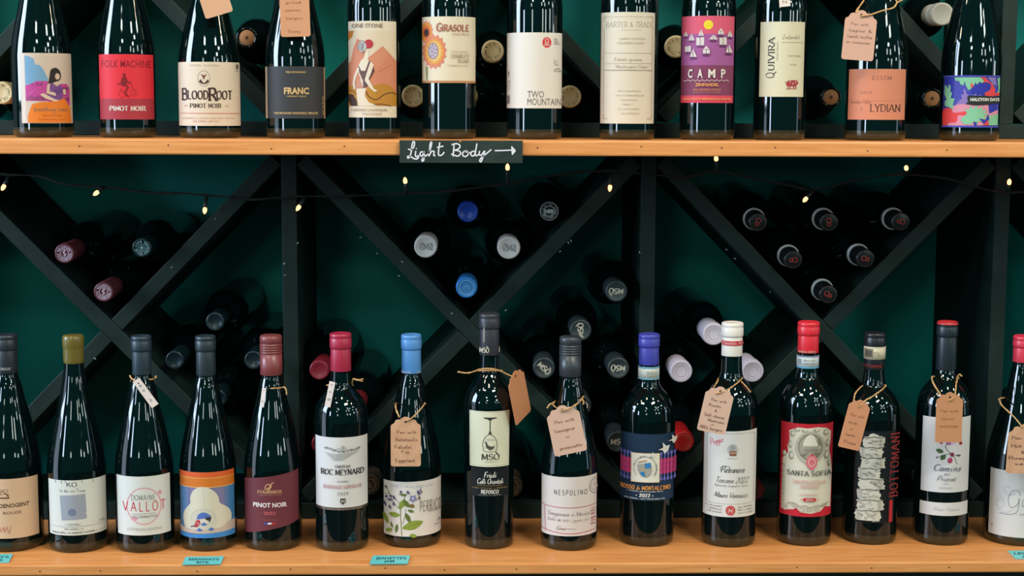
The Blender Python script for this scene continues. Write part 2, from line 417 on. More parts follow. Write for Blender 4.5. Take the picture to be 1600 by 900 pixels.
def capsule_into(mb, z0, H, rc, kind, m, low=None, zlow=0, m2=None):
    """foil capsule, screw cap or wax dip; low is a second colour below the height zlow"""
    mo = (lambda z: low if (low and z < zlow) else m)
    if kind == 'foil':
        L = H - z0; zl = H - min(.020, L * .4)
        pr = [(rc * .945, z0), (rc * .955, z0 + .0005), (rc * .93, zl - .0030), (rc * .90, zl - .0012), (rc * .98, zl - .0004), (rc * 1.0, zl + .0006), (rc * 1.005, H - .0085), (rc * .965, H - .0072), (rc * .965, H - .0062), (rc * .995, H - .0052), (rc * .985, H - .0020), (rc * .94, H - .0005), (rc * .88, H), (rc * .80, H), (rc * .74, H - .0007), (0, H - .0007)]
    elif kind == 'screw':
        pr = [(rc * .97, z0), (rc, z0 + .0005)]
        zs = H - .026
        pr += [(rc, zs - .0012), (rc * .93, zs - .0008), (rc * .93, zs), (rc * .99, zs + .0005)]
        z = zs + .001
        for i in range(4): pr += [(rc * 1.02, z), (rc * 1.02, z + .0018), (rc * .94, z + .0022), (rc * .94, z + .0030)]; z += .0034
        pr += [(rc * .94, z), (rc * 1.0, z + .0008), (rc * 1.0, H - .003), (rc * .93, H - .0007), (rc * .84, H), (0, H)]
    elif kind == 'wax':
        pr = [(rc * .90, z0), (rc * .93, z0 + .002), (rc * .95, z0 + .006), (rc * .95, H - .021), (rc * .96, H - .018), (rc * 1.0, H - .016), (rc * 1.01, H - .006), (rc * .97, H - .002), (rc * .9, H - .0003), (rc * .7, H), (0, H)]
    if low: pr = sorted(pr[:-1] + [(rc * .967, zlow), (rc * .967, zlow + .0001)], key=lambda q: q[1]) + [pr[-1]] if kind == 'foil' and z0 < zlow < H - .022 else pr
    mb.lathe(pr, m, n=40, m_of=mo)

class Bottle:
    """a standing bottle: px centre, base, top and width of the photograph fix its place and size"""
    def __init__(s, cx, base, top, wd, style, wcap, pcap, label, upper=False, H=None):
        s.cx = cx; zs = ZU if upper else ZL
        s.Y = 0.105 if upper else None
        if s.Y is None:
            s.Y = at_z(cx, base - 1.0, zs).y + .040
        my = (base + top) / 2 if not upper else 120
        s.X = at(cx, base - 60, s.Y).x; s.Z = zs
        s.R = (at(cx + wd / 2, base - 60, s.Y).x - at(cx - wd / 2, base - 60, s.Y).x) / 2
        s.H = H or (at(cx, top + 3.5, s.Y).z - zs)
        s.rc = (at(cx + wcap / 2, my, s.Y).x - at(cx - wcap / 2, my, s.Y).x) / 2
        s.zcap = s.z(pcap) if not H else pcap * s.H
        s.style = style; s.upper = upper; s.zstraight = PROF[style][0][0] * s.H - .01
        s.prof = glass_profile(s.R, s.H, style, s.zcap / s.H, s.rc * .90)
        s.root = empty('wine_bottle', (s.X, s.Y, s.Z + .0003), label, 'wine bottle', 'bottles standing on the upper shelf' if upper else 'bottles standing on the lower shelf')
        glass_mesh('bottle_body', s.prof).build('bottle_body', s.root)
    def z(s, py, r=None):
        return at(s.cx, py, s.Y - (s.R if r is None else r)).z - s.Z
    def capsule(s, kind, c, rough=.4, metal=0.0, low=None, plow=0):
        mb = MB(); s.capmat = mat('capsule', c, rough, metal, .5)
        capsule_into(mb, s.zcap, s.H, s.rc, kind, s.capmat, mat('capsule', low, .6) if low else None, s.z(plow, s.rc) if low else 0)
        s.capmb = mb
        return s
    def art(s, mb, pymid, r=None, conform=False, lift=.0004):
        R = r or s.R
        def th(px):
            d = ray(px, pymid); a = d.x * d.x + d.y * d.y
            ox, oy = CAM.x - s.X, CAM.y - s.Y
            b = ox * d.x + oy * d.y; q = b * b - a * (ox * ox + oy * oy - R * R)
            if q < 0:
                return math.copysign(1.5, px - s.cx)
            t = (-b - math.sqrt(q)) / a
            return math.atan2(ox + t * d.x, -(oy + t * d.y))
        g = .0028 * R / .04
        def pre(px, py): return (th(px) * R, s.z(py, R))
        def post(u, z, h):
            rr = r_at(s.prof, z) if conform else R
            k = math.floor(u / g); f = u / g - k
            a, b = k * g / R, (k + 1) * g / R
            rr += h
            return Vector((rr * ((1 - f) * math.sin(a) + f * math.sin(b)), -rr * ((1 - f) * math.cos(a) + f * math.cos(b)), z))
        gv = (.003, s.zstraight, 0) if conform and s.upper else None
        return Art(mb, pre, post, grid=g, base=lift, gridv=gv)
    def label(s, x0, y0, x1, y1, c, name='front_label', tilt=None):
        """paper label whose corners were read on the centre line; returns its artwork"""
        mb = MB(); a = s.art(mb, (y0 + y1) / 2, conform=True)
        if tilt is None: tilt = (y0, y0, y1, y1)
        a.poly(((x0, tilt[0]), (x1, tilt[1]), (x1, tilt[2]), (x0, tilt[3])), c)
        a.done = lambda label=None: tag(mb.build(name, s.root), label)
        return a
    def capart(s, py):
        return s.art(s.capmb, py, r=s.rc * .975, lift=.0003)
    def end(s, name='capsule', label=None):
        tag(s.capmb.build(name, s.root), label)
    def band(s, p0, p1, c, name='neck_band', label=None, f=1.0):
        """paper strip round the neck between two photo rows; returns artwork on it"""
        mb = MB(); z0, z1 = s.z(p1, s.rc), s.z(p0, s.rc); r = s.rc * f
        mb.lathe([(r * .98, z0 - .0001), (r, z0), (r, z1), (r * .98, z1 + .0001)], ink(c), n=40)
        a = s.art(mb, (p0 + p1) / 2, r=r, lift=.0003)
        a.done = lambda: tag(mb.build(name, s.root), label)
        return a

# ================================================================== the rack, the shelves, the wall
def rackparts(root, zb, zt, xs, zf, zr):
    """xs: centre lines of the upright dividers"""
    T = .0225
    y0, y1 = YR, YB
    mb = MB(); mb.box(xs[0] - T / 2, xs[-1] + T / 2, YB, YB + .012, zf, zr, PANEL); mb.build('back_panel', root)
    for x in xs:
        mb = MB(); mb.box(x - T / 2, x + T / 2, y0, y1, zb, zt, BOARD, .0012); mb.build('divider', root)
    segs = []
    for a, b in zip(xs, xs[1:]):
        xa, xb = a + T / 2, b - T / 2
        cx, cz = (xa + xb) / 2, (zb + zt) / 2
        for sgn in (1, -1):
            A = Vector((xa, 0, zt if sgn > 0 else zb)); B = Vector((xb, 0, zb if sgn > 0 else zt))
            segs.append((A, B))
            d = (B - A).normalized(); n = Vector((-d.z, 0, d.x)) * T / 2
            # the second board of each cross is two halves that butt against the first
            pieces = [(A, B)] if sgn > 0 else [(A, (A + B) / 2 - d * T * .52), ((A + B) / 2 + d * T * .52, B)]
            for P, Q in pieces:
                e0 = d * T * .5
                P2 = P + (e0 if P is A else Vector()); Q2 = Q - (e0 if Q is B else Vector())
                mb = MB()
                v = []
                for yy in (y0 + .0006, y1):
                    Y = Vector((0, yy, 0)); v += [P2 - n + Y, Q2 - n + Y, Q2 + n + Y, P2 + n + Y]
                mb.hexa(v, BOARD, .0012)
                mb.build('cross_board', root)
    mb = MB(); mb.box(xs[0] - T / 2, xs[-1] + T / 2, y0, y1, zt, zr, BOARD, .001); mb.build('top_rail', root)
    return segs

px_div = (454, 1010.5, 1559)
XD = [at(p, 500, YR).x for p in px_div]
pitch = (XD[2] - XD[0]) / 2
XS = [XD[0] - pitch] + XD + [XD[2] + pitch]
zt_l = at(732, 242, YR).z; zb_l = at(732, 785, YR).z
TS = .0205
rack = empty('wine_rack', (0, 0, 0), 'dark green diamond wine rack between the two wooden shelves', 'wine rack')
SEG_L = rackparts(rack, zb_l, zt_l, XS, ZL + .0005, ZU - TS - .0005)
mb = MB(); mb.box(XS[0], XS[-1], YR - .001, YR + .018, ZL + .0005, zb_l, BOARD, .001); mb.build('toe_board', rack)
mb = MB(); mb.box(XS[0], XS[-1], YR + .0185, YB - .0005, ZL + .0005, ZL + .0025, BOARD); mb.build('floor_board', rack)
zb_u = at(732, 191, YR).z; zt_u = zb_u + (zt_l - zb_l)
rack2 = empty('wine_rack', (0, 0, ZU), 'dark green wine rack standing behind the top row of bottles', 'wine rack')
SEG_U = rackparts(rack2, zb_u - ZU, zt_u - ZU, XS, .0005, zt_u - ZU + .014)
SEG_U = [(a + Vector((0, 0, ZU)), b + Vector((0, 0, ZU))) for a, b in SEG_U]
mb = MB(); mb.box(XS[0], XS[-1], YR - .001, YR + .018, .0005, zb_u - ZU, BOARD, .001); mb.build('toe_board', rack2)
mb = MB(); mb.box(XS[0], XS[-1], YR + .0185, YB - .0005, .0005, .0025, BOARD); mb.build('floor_board', rack2)

def shelf(zt, th, label):
    o = MB(); x0, x1 = XS[0] - .012, XS[-1] + .012
    o.box(x0, x1, 0.0, YB + .012, zt - th, zt, WOOD, .0022)
    for i in range(18):                                        # nail holes along the front edge
        x = -0.95 + i * .115 + random.uniform(-.03, .03); z = zt - th * random.uniform(.35, .65)
        o.lathe([(0, 0), (.0011, 0), (.0008, .0004), (0, .0004)], mat('nail_hole', (70, 36, 16), .8), n=8, axis=Matrix.Translation((x, -.0001, z)) @ Matrix.Rotation(R_(90), 4, 'X'))
    return tag(o.build('wooden_shelf'), label, 'shelf')
shelf(ZU, TS, 'light beech shelf board holding the top row of bottles')
shelf(ZL, .0155, 'light beech shelf board holding the bottom row of bottles')
mb = MB(); mb.box(XS[0], XS[-1], .035, YB + .012, ZL - .9295, ZL - .0160, BOARD, .002)
tag(mb.build('base_cabinet'), 'dark painted base cabinet under the lower wooden shelf', 'cabinet')
mb = MB(); mb.box(-3.8, 4.2, YB + .0125, YB + .1, ZL - .93, zt_u + .9, mat('wall_paint', (34, 52, 46), .8))
tag(mb.build('wall_back'), kind='structure')
mb = MB(); mb.box(-3.9, -3.8, -3.0, YB + .1, ZL - .93, zt_u + .9, mat('wall_paint', (34, 52, 46), .8))
tag(mb.build('wall_left'), kind='structure')
mb = MB(); mb.box(-3.8, 8.5, -9.5, YB + .0125, ZL - 1.03, ZL - .93, noise_mat('dark_floor', (52, 40, 30), (70, 54, 40), 4, .5, .4, (1, 12, 1)))
tag(mb.build('floor'), kind='structure')
# ================================================================== bottom row of bottles
W = (238, 234, 226)
# 1 tan label, cut by the left edge of the picture
b = Bottle(19, 864, 519, 96, 'sloping', 34, 590, 'dark bottle with tan rouge label at the far left of the bottom row')
b.capsule('foil', (38, 44, 50), .35); a = b.capart(578); a.text('DENOGENT', 1, 17, 579, 4, (196, 196, 190)); b.end()
a = b.label(-26, 749, 60, 842, (224, 184, 148))
k = (96, 62, 40)
a.ring(5.5, 772, 11, 9, 1, k, n=4, a0=45, a1=405); a.line([(-4, 779), (1, 771), (5, 768), (10, 772), (15, 779)], 1.2, k); a.line([(-3, 776), (6, 772), (15, 775)], .8, k); a.line([(-3, 779), (15, 779)], 1.2, k)
a.text('DENOGENT', -1, 46, 794, 6, (70, 44, 30), bold=.02, dy=1); a.text('ROUGE', 5, 33, 804.5, 4.6, (90, 60, 44), dy=.6)
a.line([(-6, 828), (-2, 822), (0, 831), (5, 824), (6, 832), (10, 824), (13, 834), (17, 822)], 1.0, (206, 112, 104)); a.done('tan paper label')

# 2 white label with a grey square
b = Bottle(122, 866, 520, 91, 'sloping', 33, 575, 'bottle with olive gold wax neck and grey square on white label')
b.capsule('wax', (104, 92, 40), .28); a = b.capart(560); b.end(label='olive gold wax')
a = b.label(77.5, 751, 166, 837, (222, 220, 208))
g = (96, 98, 104)
a.poly(((94, 775), (134, 773), (135, 801), (133.5, 804), (135.5, 806), (135, 812), (96, 814)), (160, 164, 174)); a.ell(112.5, 801, 6.5, 6, (118, 130, 152))
a.text('KO', 105, 121, 761, 7, (70, 72, 78), 'script', thick=.14, thin=.1); a.text('In der vie Troup', 94.5, 134, 769.5, 5, g, 'script', thick=.12, thin=.1)
for x, l in ((88, 4), (97, 5), (103, 3), (129, 4), (146, 5)): a.line([(x, 751.5), (x + .6, 751.5 + l)], .8, g)
a.scribble(101, 126, 821, 2.4, (150, 150, 150), 3); a.line([(80, 823.5), (163, 823)], .5, (160, 160, 160)); a.scribble(100, 130, 828, 2.4, (140, 140, 140), 5)
a.scribble(82, 164, 834, 2.8, (104, 104, 106), 6); a.text('14%', 154, 163, 820, 3.4, (110, 110, 110)); a.done()

# 3 white label with a pink wine ring
b = Bottle(227, 866, 521, 91, 'sloping', 31.5, 592, 'bottle with pink wine ring and thin red lettering on white label')
b.capsule('foil', (38, 52, 62), .38); b.end()
a = b.label(184, 745, 266, 837, (226, 224, 214))
p = (226, 160, 168)
a.ring(225, 791.5, 27.4, 29.2, 1.9, p, n=40); a.ell(250, 772, 3.2, 3.6, p); a.ell(211, 811, 4, 2.6, p)
a.text('DOMAINE', 205.5, 243, 782, 8, (120, 118, 116), 'script', thick=.14, thin=.1, gap=.22); a.text('VALLOT', 192.5, 258, 799, 14.5, (208, 52, 66), 'script', thick=.13, thin=.1, gap=.42); a.line([(206, 803.5), (244, 803)], .6, (150, 150, 148))
a.text('DE CORBINETON', 206, 245, 809.5, 3.6, (130, 120, 118)); a.text('CÔTES-DU-RHÔNE', 198.5, 252, 829.5, 4, (172, 172, 168)); a.done()

# 4 painted cloud label
b = Bottle(326, 864, 521, 88, 'sloping', 32, 593, 'bottle with orange sky and white cloud painting on its label')
b.capsule('foil', (36, 48, 54), .38); b.end()
a = b.label(282.5, 738.5, 366, 841, (132, 126, 164))
a.rect(282.5, 762, 291, 838, (92, 136, 186)); a.rect(357, 762, 366, 838, (70, 132, 184)); a.rect(291, 762, 296, 838, (112, 130, 174)); a.rect(351, 762, 357, 838, (104, 128, 172))
a.rect(282.5, 738.5, 366, 762.5, (222, 122, 42)); a.rect(282.5, 738.5, 366, 747.5, (228, 98, 44)); a.rect(282.5, 747, 366, 748.2, (242, 176, 84)); a.rect(282.5, 761.4, 366, 762.6, (240, 186, 112))
a.poly([(287, 815), (288, 803), (294, 793), (298, 787), (298, 778), (303, 767), (312, 761.5), (324, 762), (334, 768), (341, 777), (343, 787), (351, 793), (358, 800), (361, 810), (359, 821), (352, 828), (300, 829), (290, 826)], (226, 216, 192), True)
a.poly([(298, 815), (302, 801), (318, 795), (334, 801), (338, 815), (332, 827), (304, 827)], (216, 208, 188), True); a.line([(299, 812), (303, 801), (318, 796), (332, 800), (337, 812)], .8, (196, 190, 172)); a.line([(318.5, 764), (318.5, 794)], .5, (202, 196, 178))
a.poly([(282.5, 824), (300, 828), (345, 826), (356, 818), (366, 817), (366, 834), (282.5, 834)], (206, 184, 170)); a.poly([(282.5, 833), (300, 836), (320, 834), (345, 833), (366, 832), (366, 841), (282.5, 841)], (68, 138, 204))
a.poly([(307, 812), (309, 805), (315, 801), (321, 801), (328, 805), (330, 811), (320, 810)], (86, 116, 186)); a.poly([(320, 809), (330, 808), (329, 812), (327, 817), (325, 813), (322, 813)], (58, 48, 46))
a.poly([(309, 812), (320, 811), (325, 815), (322, 820), (314, 818)], (232, 214, 196)); a.poly([(306, 814), (312, 812), (313, 818), (308, 824), (303, 824)], (190, 66, 76)); a.line([(306, 816), (312, 820)], 1, (236, 204, 196)); a.line([(298, 824), (304, 822)], 1.6, (110, 74, 110))
for x, y in ((318, 819), (311, 828), (329, 827)): a.poly(((x - 4.5, y + 1), (x, y - 3), (x + 5, y + .5), (x + 1, y + 2.6)), (80, 118, 188))
a.done('painted label')

# 5 slanted maroon label, screw cap
b = Bottle(427, 863, 520, 90, 'sloping', 34.5, 593, 'bottle with slanted maroon Pinot Noir label and maroon screw cap')
b.capsule('screw', (126, 62, 62), .34); a = b.capart(580); a.line([(409.5, 585), (411, 576), (413, 573)], 1.4, (226, 206, 200)); a.line([(408.5, 579), (412.5, 578)], 1.2, (226, 206, 200)); b.end('screw_cap', 'maroon ridged screw cap')
a = b.label(383, 746, 466.5, 828, (112, 52, 60), tilt=(752, 738, 818, 838))
go = (212, 164, 116)
a.line([(414, 764), (417, 758), (424, 758), (422, 764), (415, 765), (420, 763), (425, 756), (428, 755)], 1.3, go); a.line([(421, 768), (424, 757), (429, 754.5)], 1.1, go)
a.text('FOURNIER', 403, 440, 771.5, 4.6, go, 'serif', thick=.22, thin=.12); a.line([(404, 774.4), (440, 774)], .6, (170, 120, 92)); a.text('PINOT NOIR', 396, 448, 793, 6.6, (238, 228, 224), bold=.03); a.text('2022', 412, 430.5, 804.5, 4.6, (214, 106, 104), bold=.02)
a.text('FRANCE', 409, 433, 814, 2.6, (160, 86, 88)); a.rect(412, 817, 418, 819.6, (70, 90, 170)); a.rect(418, 817, 424, 819.6, (232, 230, 230)); a.rect(424, 817, 430, 819.6, (206, 60, 66)); a.done('maroon label')

# 6 chateau label
b = Bottle(534.5, 865, 517, 83, 'square', 34, 586, 'bottle with crimson foil and chateau engraving on white label')
b.capsule('foil', (166, 40, 66), .34); b.end(label='crimson foil')
a = b.label(494, 684, 574, 798, (226, 220, 214)); a.rect(494, 793.6, 574, 798, (64, 48, 42)); a.text('MIS EN BOUTEILLE AU CHATEAU', 503, 566, 797.2, 2.4, (190, 170, 150))
for i, (x, y, r) in enumerate(((511, 701, 4), (517, 702, 4), (523, 704, 4), (530, 706, 3), (537, 706, 3), (543, 705, 3.4), (549, 704, 4), (556, 704, 4), (560, 702, 3))): a.ell(x, y, r, 2.0, (168, 162, 156) if i % 2 else (150, 146, 140), 9)
for i in range(7): a.line([(509 + 2 * i, 708 + 1.8 * i), (525, 710 + 1.6 * i), (535, 709 + 1.6 * i), (560 - 3 * i, 707 + 1.4 * i)], .8, (186, 181, 176))
a.rect(527, 700, 543, 705, (196, 190, 184)); a.rect(534, 697, 539, 705, (176, 170, 164))
a.text('CHATEAU', 524, 547, 731, 4, (70, 64, 60), 'serif', thick=.2, thin=.1); a.text('ROC MEYNARD', 502.5, 567.5, 742, 8.2, (36, 34, 36), 'serif', thick=.2, thin=.08)
a.scribble(527, 545, 753.5, 2.2, (140, 136, 132), 4); a.text('BORDEAUX SUPERIEUR', 506, 564, 763.5, 5, (204, 130, 132), 'serif', thick=.16, thin=.09); a.text('2019', 527, 544, 773.8, 4.6, (140, 134, 130), 'serif', gap=.3)
a.poly([(531.5, 779), (539.5, 779), (539.5, 785), (535.5, 788.5), (531.5, 785)], (70, 62, 48)); a.text('H', 533.2, 537.8, 785.4, 4.4, (226, 214, 196), bold=.02); a.done()

# 7 botanical label
b = Bottle(643.5, 858, 519, 91, 'sloping', 32, 590, 'bottle with blue foil and leafy plant drawing on pale label')
b.capsule('foil', (82, 138, 198), .36); a = b.capart(582); a.text('PERRICONE', 627.5, 642, 584, 3.4, (214, 222, 230)); a.text('CA', 651, 657, 584, 3.4, (214, 222, 230)); b.end(label='blue foil')
a = b.label(600, 753, 688.5, 839, (232, 222, 212), tilt=(755, 751, 837, 840))
lg, dg, st, pu, bl = (142, 158, 62), (98, 116, 52), (118, 124, 62), (92, 82, 116), (132, 132, 176)
a.text('NATURALMENTE', 612, 676, 763, 4, (176, 176, 178), gap=.3)
a.line([(628, 838), (627, 822), (626, 805), (627, 792), (632, 780), (633, 772)], 1.4, st); a.line([(629, 820), (633, 806), (634, 795)], 1, st); a.line([(627, 798), (616, 788), (608, 772), (603, 763)], 1, st)
a.line([(627, 790), (620, 783), (609, 775), (602, 777)], .8, st); a.line([(632, 776), (637, 769), (636, 767)], .8, st); a.line([(630, 776), (626, 771)], .8, st)
def leaf(x0, y0, x1, y1, w, c, v=None):
    d = Vector((x1 - x0, y1 - y0)); n = Vector((-d.y, d.x)).normalized() * w
    A = Vector((x0, y0)); a.poly([A, A + d * .25 + n * .8, A + d * .6 + n, A + d, A + d * .6 - n, A + d * .25 - n * .8], c, True)
    if v: a.line([A, A + d * .9], .5, v)
leaf(629, 826, 661, 816, 6.5, lg, dg); leaf(625, 806, 608, 806, 4, lg, dg); leaf(634, 802, 641, 817, 3.2, dg); leaf(633, 781, 624, 796, 4.2, lg, dg); leaf(630, 781, 640, 793, 3.5, dg)
leaf(600, 806, 607, 822, 3.6, lg, dg); leaf(611, 818, 614, 827, 1.6, dg); leaf(621, 820, 619, 834, 2.2, dg); leaf(614, 829, 603, 834, 2.6, lg); leaf(640, 836, 651, 838.5, 3, lg); leaf(637, 797, 647, 800, 2, dg); leaf(640, 789, 648, 792, 3, (128, 108, 60)); leaf(636, 774, 624, 773, 1.6, dg)
for x0, y0, x1, y1 in ((603, 782, 607, 778), (606, 784, 614, 783), (602, 788, 604, 796), (609, 792, 611, 798), (615, 776, 618, 782), (626, 767, 628, 771), (636, 767, 640, 772), (610, 779, 613, 776), (616, 786, 616, 792), (603, 766, 606, 764)): leaf(x0, y0, x1, y1, 1.7, pu)
for i in range(5):
    t = R_(72 * i + 15); leaf(645.5, 779, 645.5 + 6.5 * math.cos(t), 779 + 6.5 * math.sin(t), 1.7, bl)
a.ell(645.5, 779, 1.6, 1.6, (222, 214, 196)); leaf(655, 774, 657, 763, 2, bl); leaf(655, 774, 652, 766, 1.4, pu); leaf(654, 775, 656, 781, 1.5, (120, 96, 84)); leaf(656, 770, 660, 769, 1.2, (160, 110, 70))
a.text('PERRICONE', 656, 698, 799, 15.5, (128, 122, 118), 'script', thick=.15, thin=.1, gap=.35); a.text('TERRE SICILIANE', 667, 688, 801.5, 3.2, (120, 116, 112)); a.line([(682, 819), (684, 815), (686, 819)], .8, (120, 116, 112)); a.scribble(677, 688, 824, 1.8, (140, 134, 130), 9); a.done()

# 8 tall bottle, upside-down glass
b = Bottle(764, 862, 486, 78, 'conical', 32.5, 560, 'tallest bottle of the bottom row, upturned wine glass on cream label')
b.capsule('foil', (46, 47, 54), .42); a = b.capart(540); cr = (224, 210, 186)
a.text('MSÒ', 749.5, 764, 551.5, 7.5, cr, 'serif', thick=.22, thin=.1); a.text('M', 779.5, 786, 551, 7.5, cr, 'serif', thick=.22, thin=.1); a.text('VIGNAIOLI IN COLLI', 757.5, 791, 535.5, 2.4, cr, rot=R_(90)); b.end()
a = b.label(734.5, 643, 795, 730, (228, 224, 194)); k = (58, 56, 50)
a.line([(736, 728), (736, 645), (794, 645), (794, 728), (736, 728)], .4, (186, 180, 150), False)
a.poly([(755.5, 652.5), (776, 652.5), (775.5, 654), (769, 655.5), (767, 657.5), (764.5, 657.5), (762, 655.5), (756, 654)], k); a.line([(765.8, 656), (765.6, 677)], 1.5, k); a.poly([(763, 679), (768.4, 679), (766.2, 673), (765, 673)], k)
a.line([(765.5, 678), (758, 684), (754.5, 694), (756, 705)], .8, k); a.line([(765.5, 678), (773, 684), (776.5, 694), (775, 705)], .8, k); a.line([(756, 705), (765, 706.5), (775, 705)], .6, k); a.line([(757, 700), (774, 700)], .4, (130, 126, 116)); a.ell(765.5, 687, 7, 1.2, (196, 192, 170))
a.poly([(757, 691), (760, 690.5), (763, 696), (770, 698), (773, 695), (770, 702), (764, 702.5), (759.5, 698), (759, 693)], (84, 80, 72), True); a.line([(765, 702), (765, 705)], .7, k)
a.text('MSÒ', 753, 780, 718.5, 9, k, 'serif', thick=.18, thin=.06); a.scribble(757, 776, 722.5, 1.4, (150, 146, 130), 2); a.done('cream label')
a = b.label(736.5, 732, 793, 776.5, (14, 20, 22), 'band_label'); ww = (226, 222, 208); gd = (178, 142, 84)
a.text('Friuli', 756, 775, 746.5, 8.5, ww, 'script', thick=.2, thin=.09, slant=.25, gap=.02); a.text('Colli Orientali', 745.5, 786, 756.5, 8, ww, 'script', thick=.2, thin=.09, slant=.25, gap=.02)
a.line([(745, 759.4), (785, 759.4)], .5, gd); a.scribble(738, 792, 764, 1.8, gd, 7); a.text('REFOSCO', 752, 779, 771.5, 5.2, ww, 'serif', thick=.3, thin=.16); a.scribble(748, 783, 774.6, 1.4, (170, 168, 160), 8); a.done('black label')

# 9 pink-lined label
b = Bottle(889, 863, 522, 88, 'sloping', 34, 595, 'bottle with dark screw cap and pink ruled cream label')
b.capsule('screw', (50, 55, 60), .36); a = b.capart(585); a.text('NESPOLINO', 867, 880, 588, 5.6, (208, 196, 176)); a.text('NESPOLINO', 896, 921, 588, 5.6, (208, 196, 176)); b.end('screw_cap', 'dark ridged screw cap')
a = b.label(846.5, 746.5, 931.5, 839, (226, 212, 202), tilt=(747, 745, 837.5, 839)); pk = (196, 112, 122); gk = (78, 74, 74)
a.text('NESPOLINO', 866, 917, 774.5, 7.6, gk, 'script', thick=.18, thin=.14, gap=.4, dy=.8); a.ring(931, 763, 11, 13, 1, (96, 92, 92)); a.ring(931, 763, 8, 9.6, .7, (150, 130, 126)); a.text('S', 927, 933, 769, 10, (190, 150, 146), 'script')
a.line([(846.5, 793.5), (890, 794), (931, 792)], 1.2, pk); a.line([(846.5, 831), (889, 834.5), (931, 831.5)], 1.3, pk); a.line([(851.5, 795), (853, 834)], .8, pk)
a.text('Sangiovese e Merlot', 855, 920, 807, 6.5, (150, 132, 132), 'script', thick=.13, thin=.07, slant=.35, gap=.02); a.text('bella da tutti i giorni fin', 856, 919, 815.5, 5, (168, 150, 150), 'script', thick=.12, thin=.07, slant=.35, gap=.03); a.text('Gino', 869, 884, 829, 6, (160, 140, 140), 'script', slant=.35, gap=.02); a.line([(885, 826), (895, 827), (900, 826)], .7, (170, 150, 150))
for i in range(5): a.scribble(922.5, 929.5, 803 + 5 * i, 2.4, pk, 20 + i)
for i in range(4): a.rect(922.5, 797 + 8 * i, 929.5, 798 + 8 * i, pk)
a.done()

# 10 navy label with a shield
b = Bottle(1010.5, 857, 518, 84, 'square', 33, 576, 'bottle with violet blue foil and shield on navy label with pink strips')
b.capsule('foil', (64, 66, 160), .38); b.end(label='violet blue foil')
a = b.band(574.5, 594, (206, 206, 196), label='pale tax strip'); a.rect(990, 574.5, 1032, 576.6, (92, 168, 204)); a.rect(990, 591.8, 1032, 594, (120, 176, 196)); a.text('DOCG', 1011, 1026, 586, 5, (130, 134, 130)); a.scribble(1011, 1027, 589, 2, (150, 150, 146), 2); a.done()
a = b.label(968, 679, 1052.5, 783, (28, 52, 78)); ch, pn = (116, 112, 196), (222, 66, 116)
for x0, n, s in ((968.5, 4, 5.2), (1030, 5, 4.8)):
    for i in range(n):
        x = x0 + s * i + s / 2
        a.line([(x, 707), (x, 752)], 1.5, ch)
        for y in (709.5, 749): a.ell(x, y, 1.9, 2.8, ch, 10)
        a.rect(x - s * .42, 717.5, x + s * .42, 741, pn); a.line([(x, 718), (x, 741)], .8, (156, 66, 150))
        for y in (725, 733): a.rect(x - s * .42, y, x + s * .42, y + .7, (128, 62, 140))
a.rect(987.6, 708, 1029.6, 754, (214, 168, 116)); a.rect(988.4, 708.8, 1028.8, 753.2, (236, 228, 210))
for i in range(26):
    t = R_(-215 + 250 * i / 25); x, y = 1008.5 + 16.4 * math.cos(t), 731.5 + 18.5 * math.sin(t)
    a.text('DONATELLACINELLICOLOMBINIO'[i], x - 1, x + 1, y + 1.2, 2.6, (126, 124, 118), bold=.02)
sh = [(997, 726), (1016, 722), (1018, 734), (1016, 741), (1010, 745.5), (1003, 743), (998.5, 736)]
a.poly(sh, (168, 164, 156)); a.poly([(1007, 724), (1016, 722), (1017.3, 731), (1008.4, 732.6)], (58, 128, 186)); a.poly([(1000.5, 738), (1008.8, 736), (1010, 745), (1003.5, 743)], (48, 128, 176)); a.line([(1006.5, 724), (1009.5, 745)], 1, (192, 168, 96)); a.line([(998, 734), (1018, 731)], .8, (192, 168, 96)); a.line([(998, 723), (1004, 720.5), (1011, 719)], 1.4, (196, 150, 96))
for x, y, s in ((1034.5, 700.5, 1.0), (1047, 688.5, .8), (1019, 710, .5)):
    a.poly([(x - 8 * s, y + 2 * s), (x - 1 * s, y - 1 * s), (x - 2 * s, y - 9 * s), (x + 3 * s, y - 3 * s), (x + 8 * s, y - 4 * s), (x + 6 * s, y + 4 * s), (x + 1 * s, y + 9 * s), (x - 2 * s, y + 3 * s)], (236, 230, 216)); a.line([(x - 6 * s, y + 2 * s), (x + 2 * s, y), (x + 5 * s, y + 3 * s)], .5 * s, (176, 170, 160))
a.text('ROSSO di MONTALCINO', 974.5, 1044, 765, 6.2, (238, 158, 66), 'serif', thick=.26, thin=.12, gap=.2); a.scribble(983, 1034, 768.4, 1.8, (214, 214, 206), 3); a.text('2022', 1000.5, 1016, 775.8, 4.8, (236, 230, 216), 'serif', thick=.3, thin=.16); a.line([(995.5, 774), (997.5, 774)], 1, W); a.line([(1018.5, 774), (1020.5, 774)], 1, W); a.scribble(980, 1037, 779.8, 2, (206, 208, 204), 5); a.done('navy label')

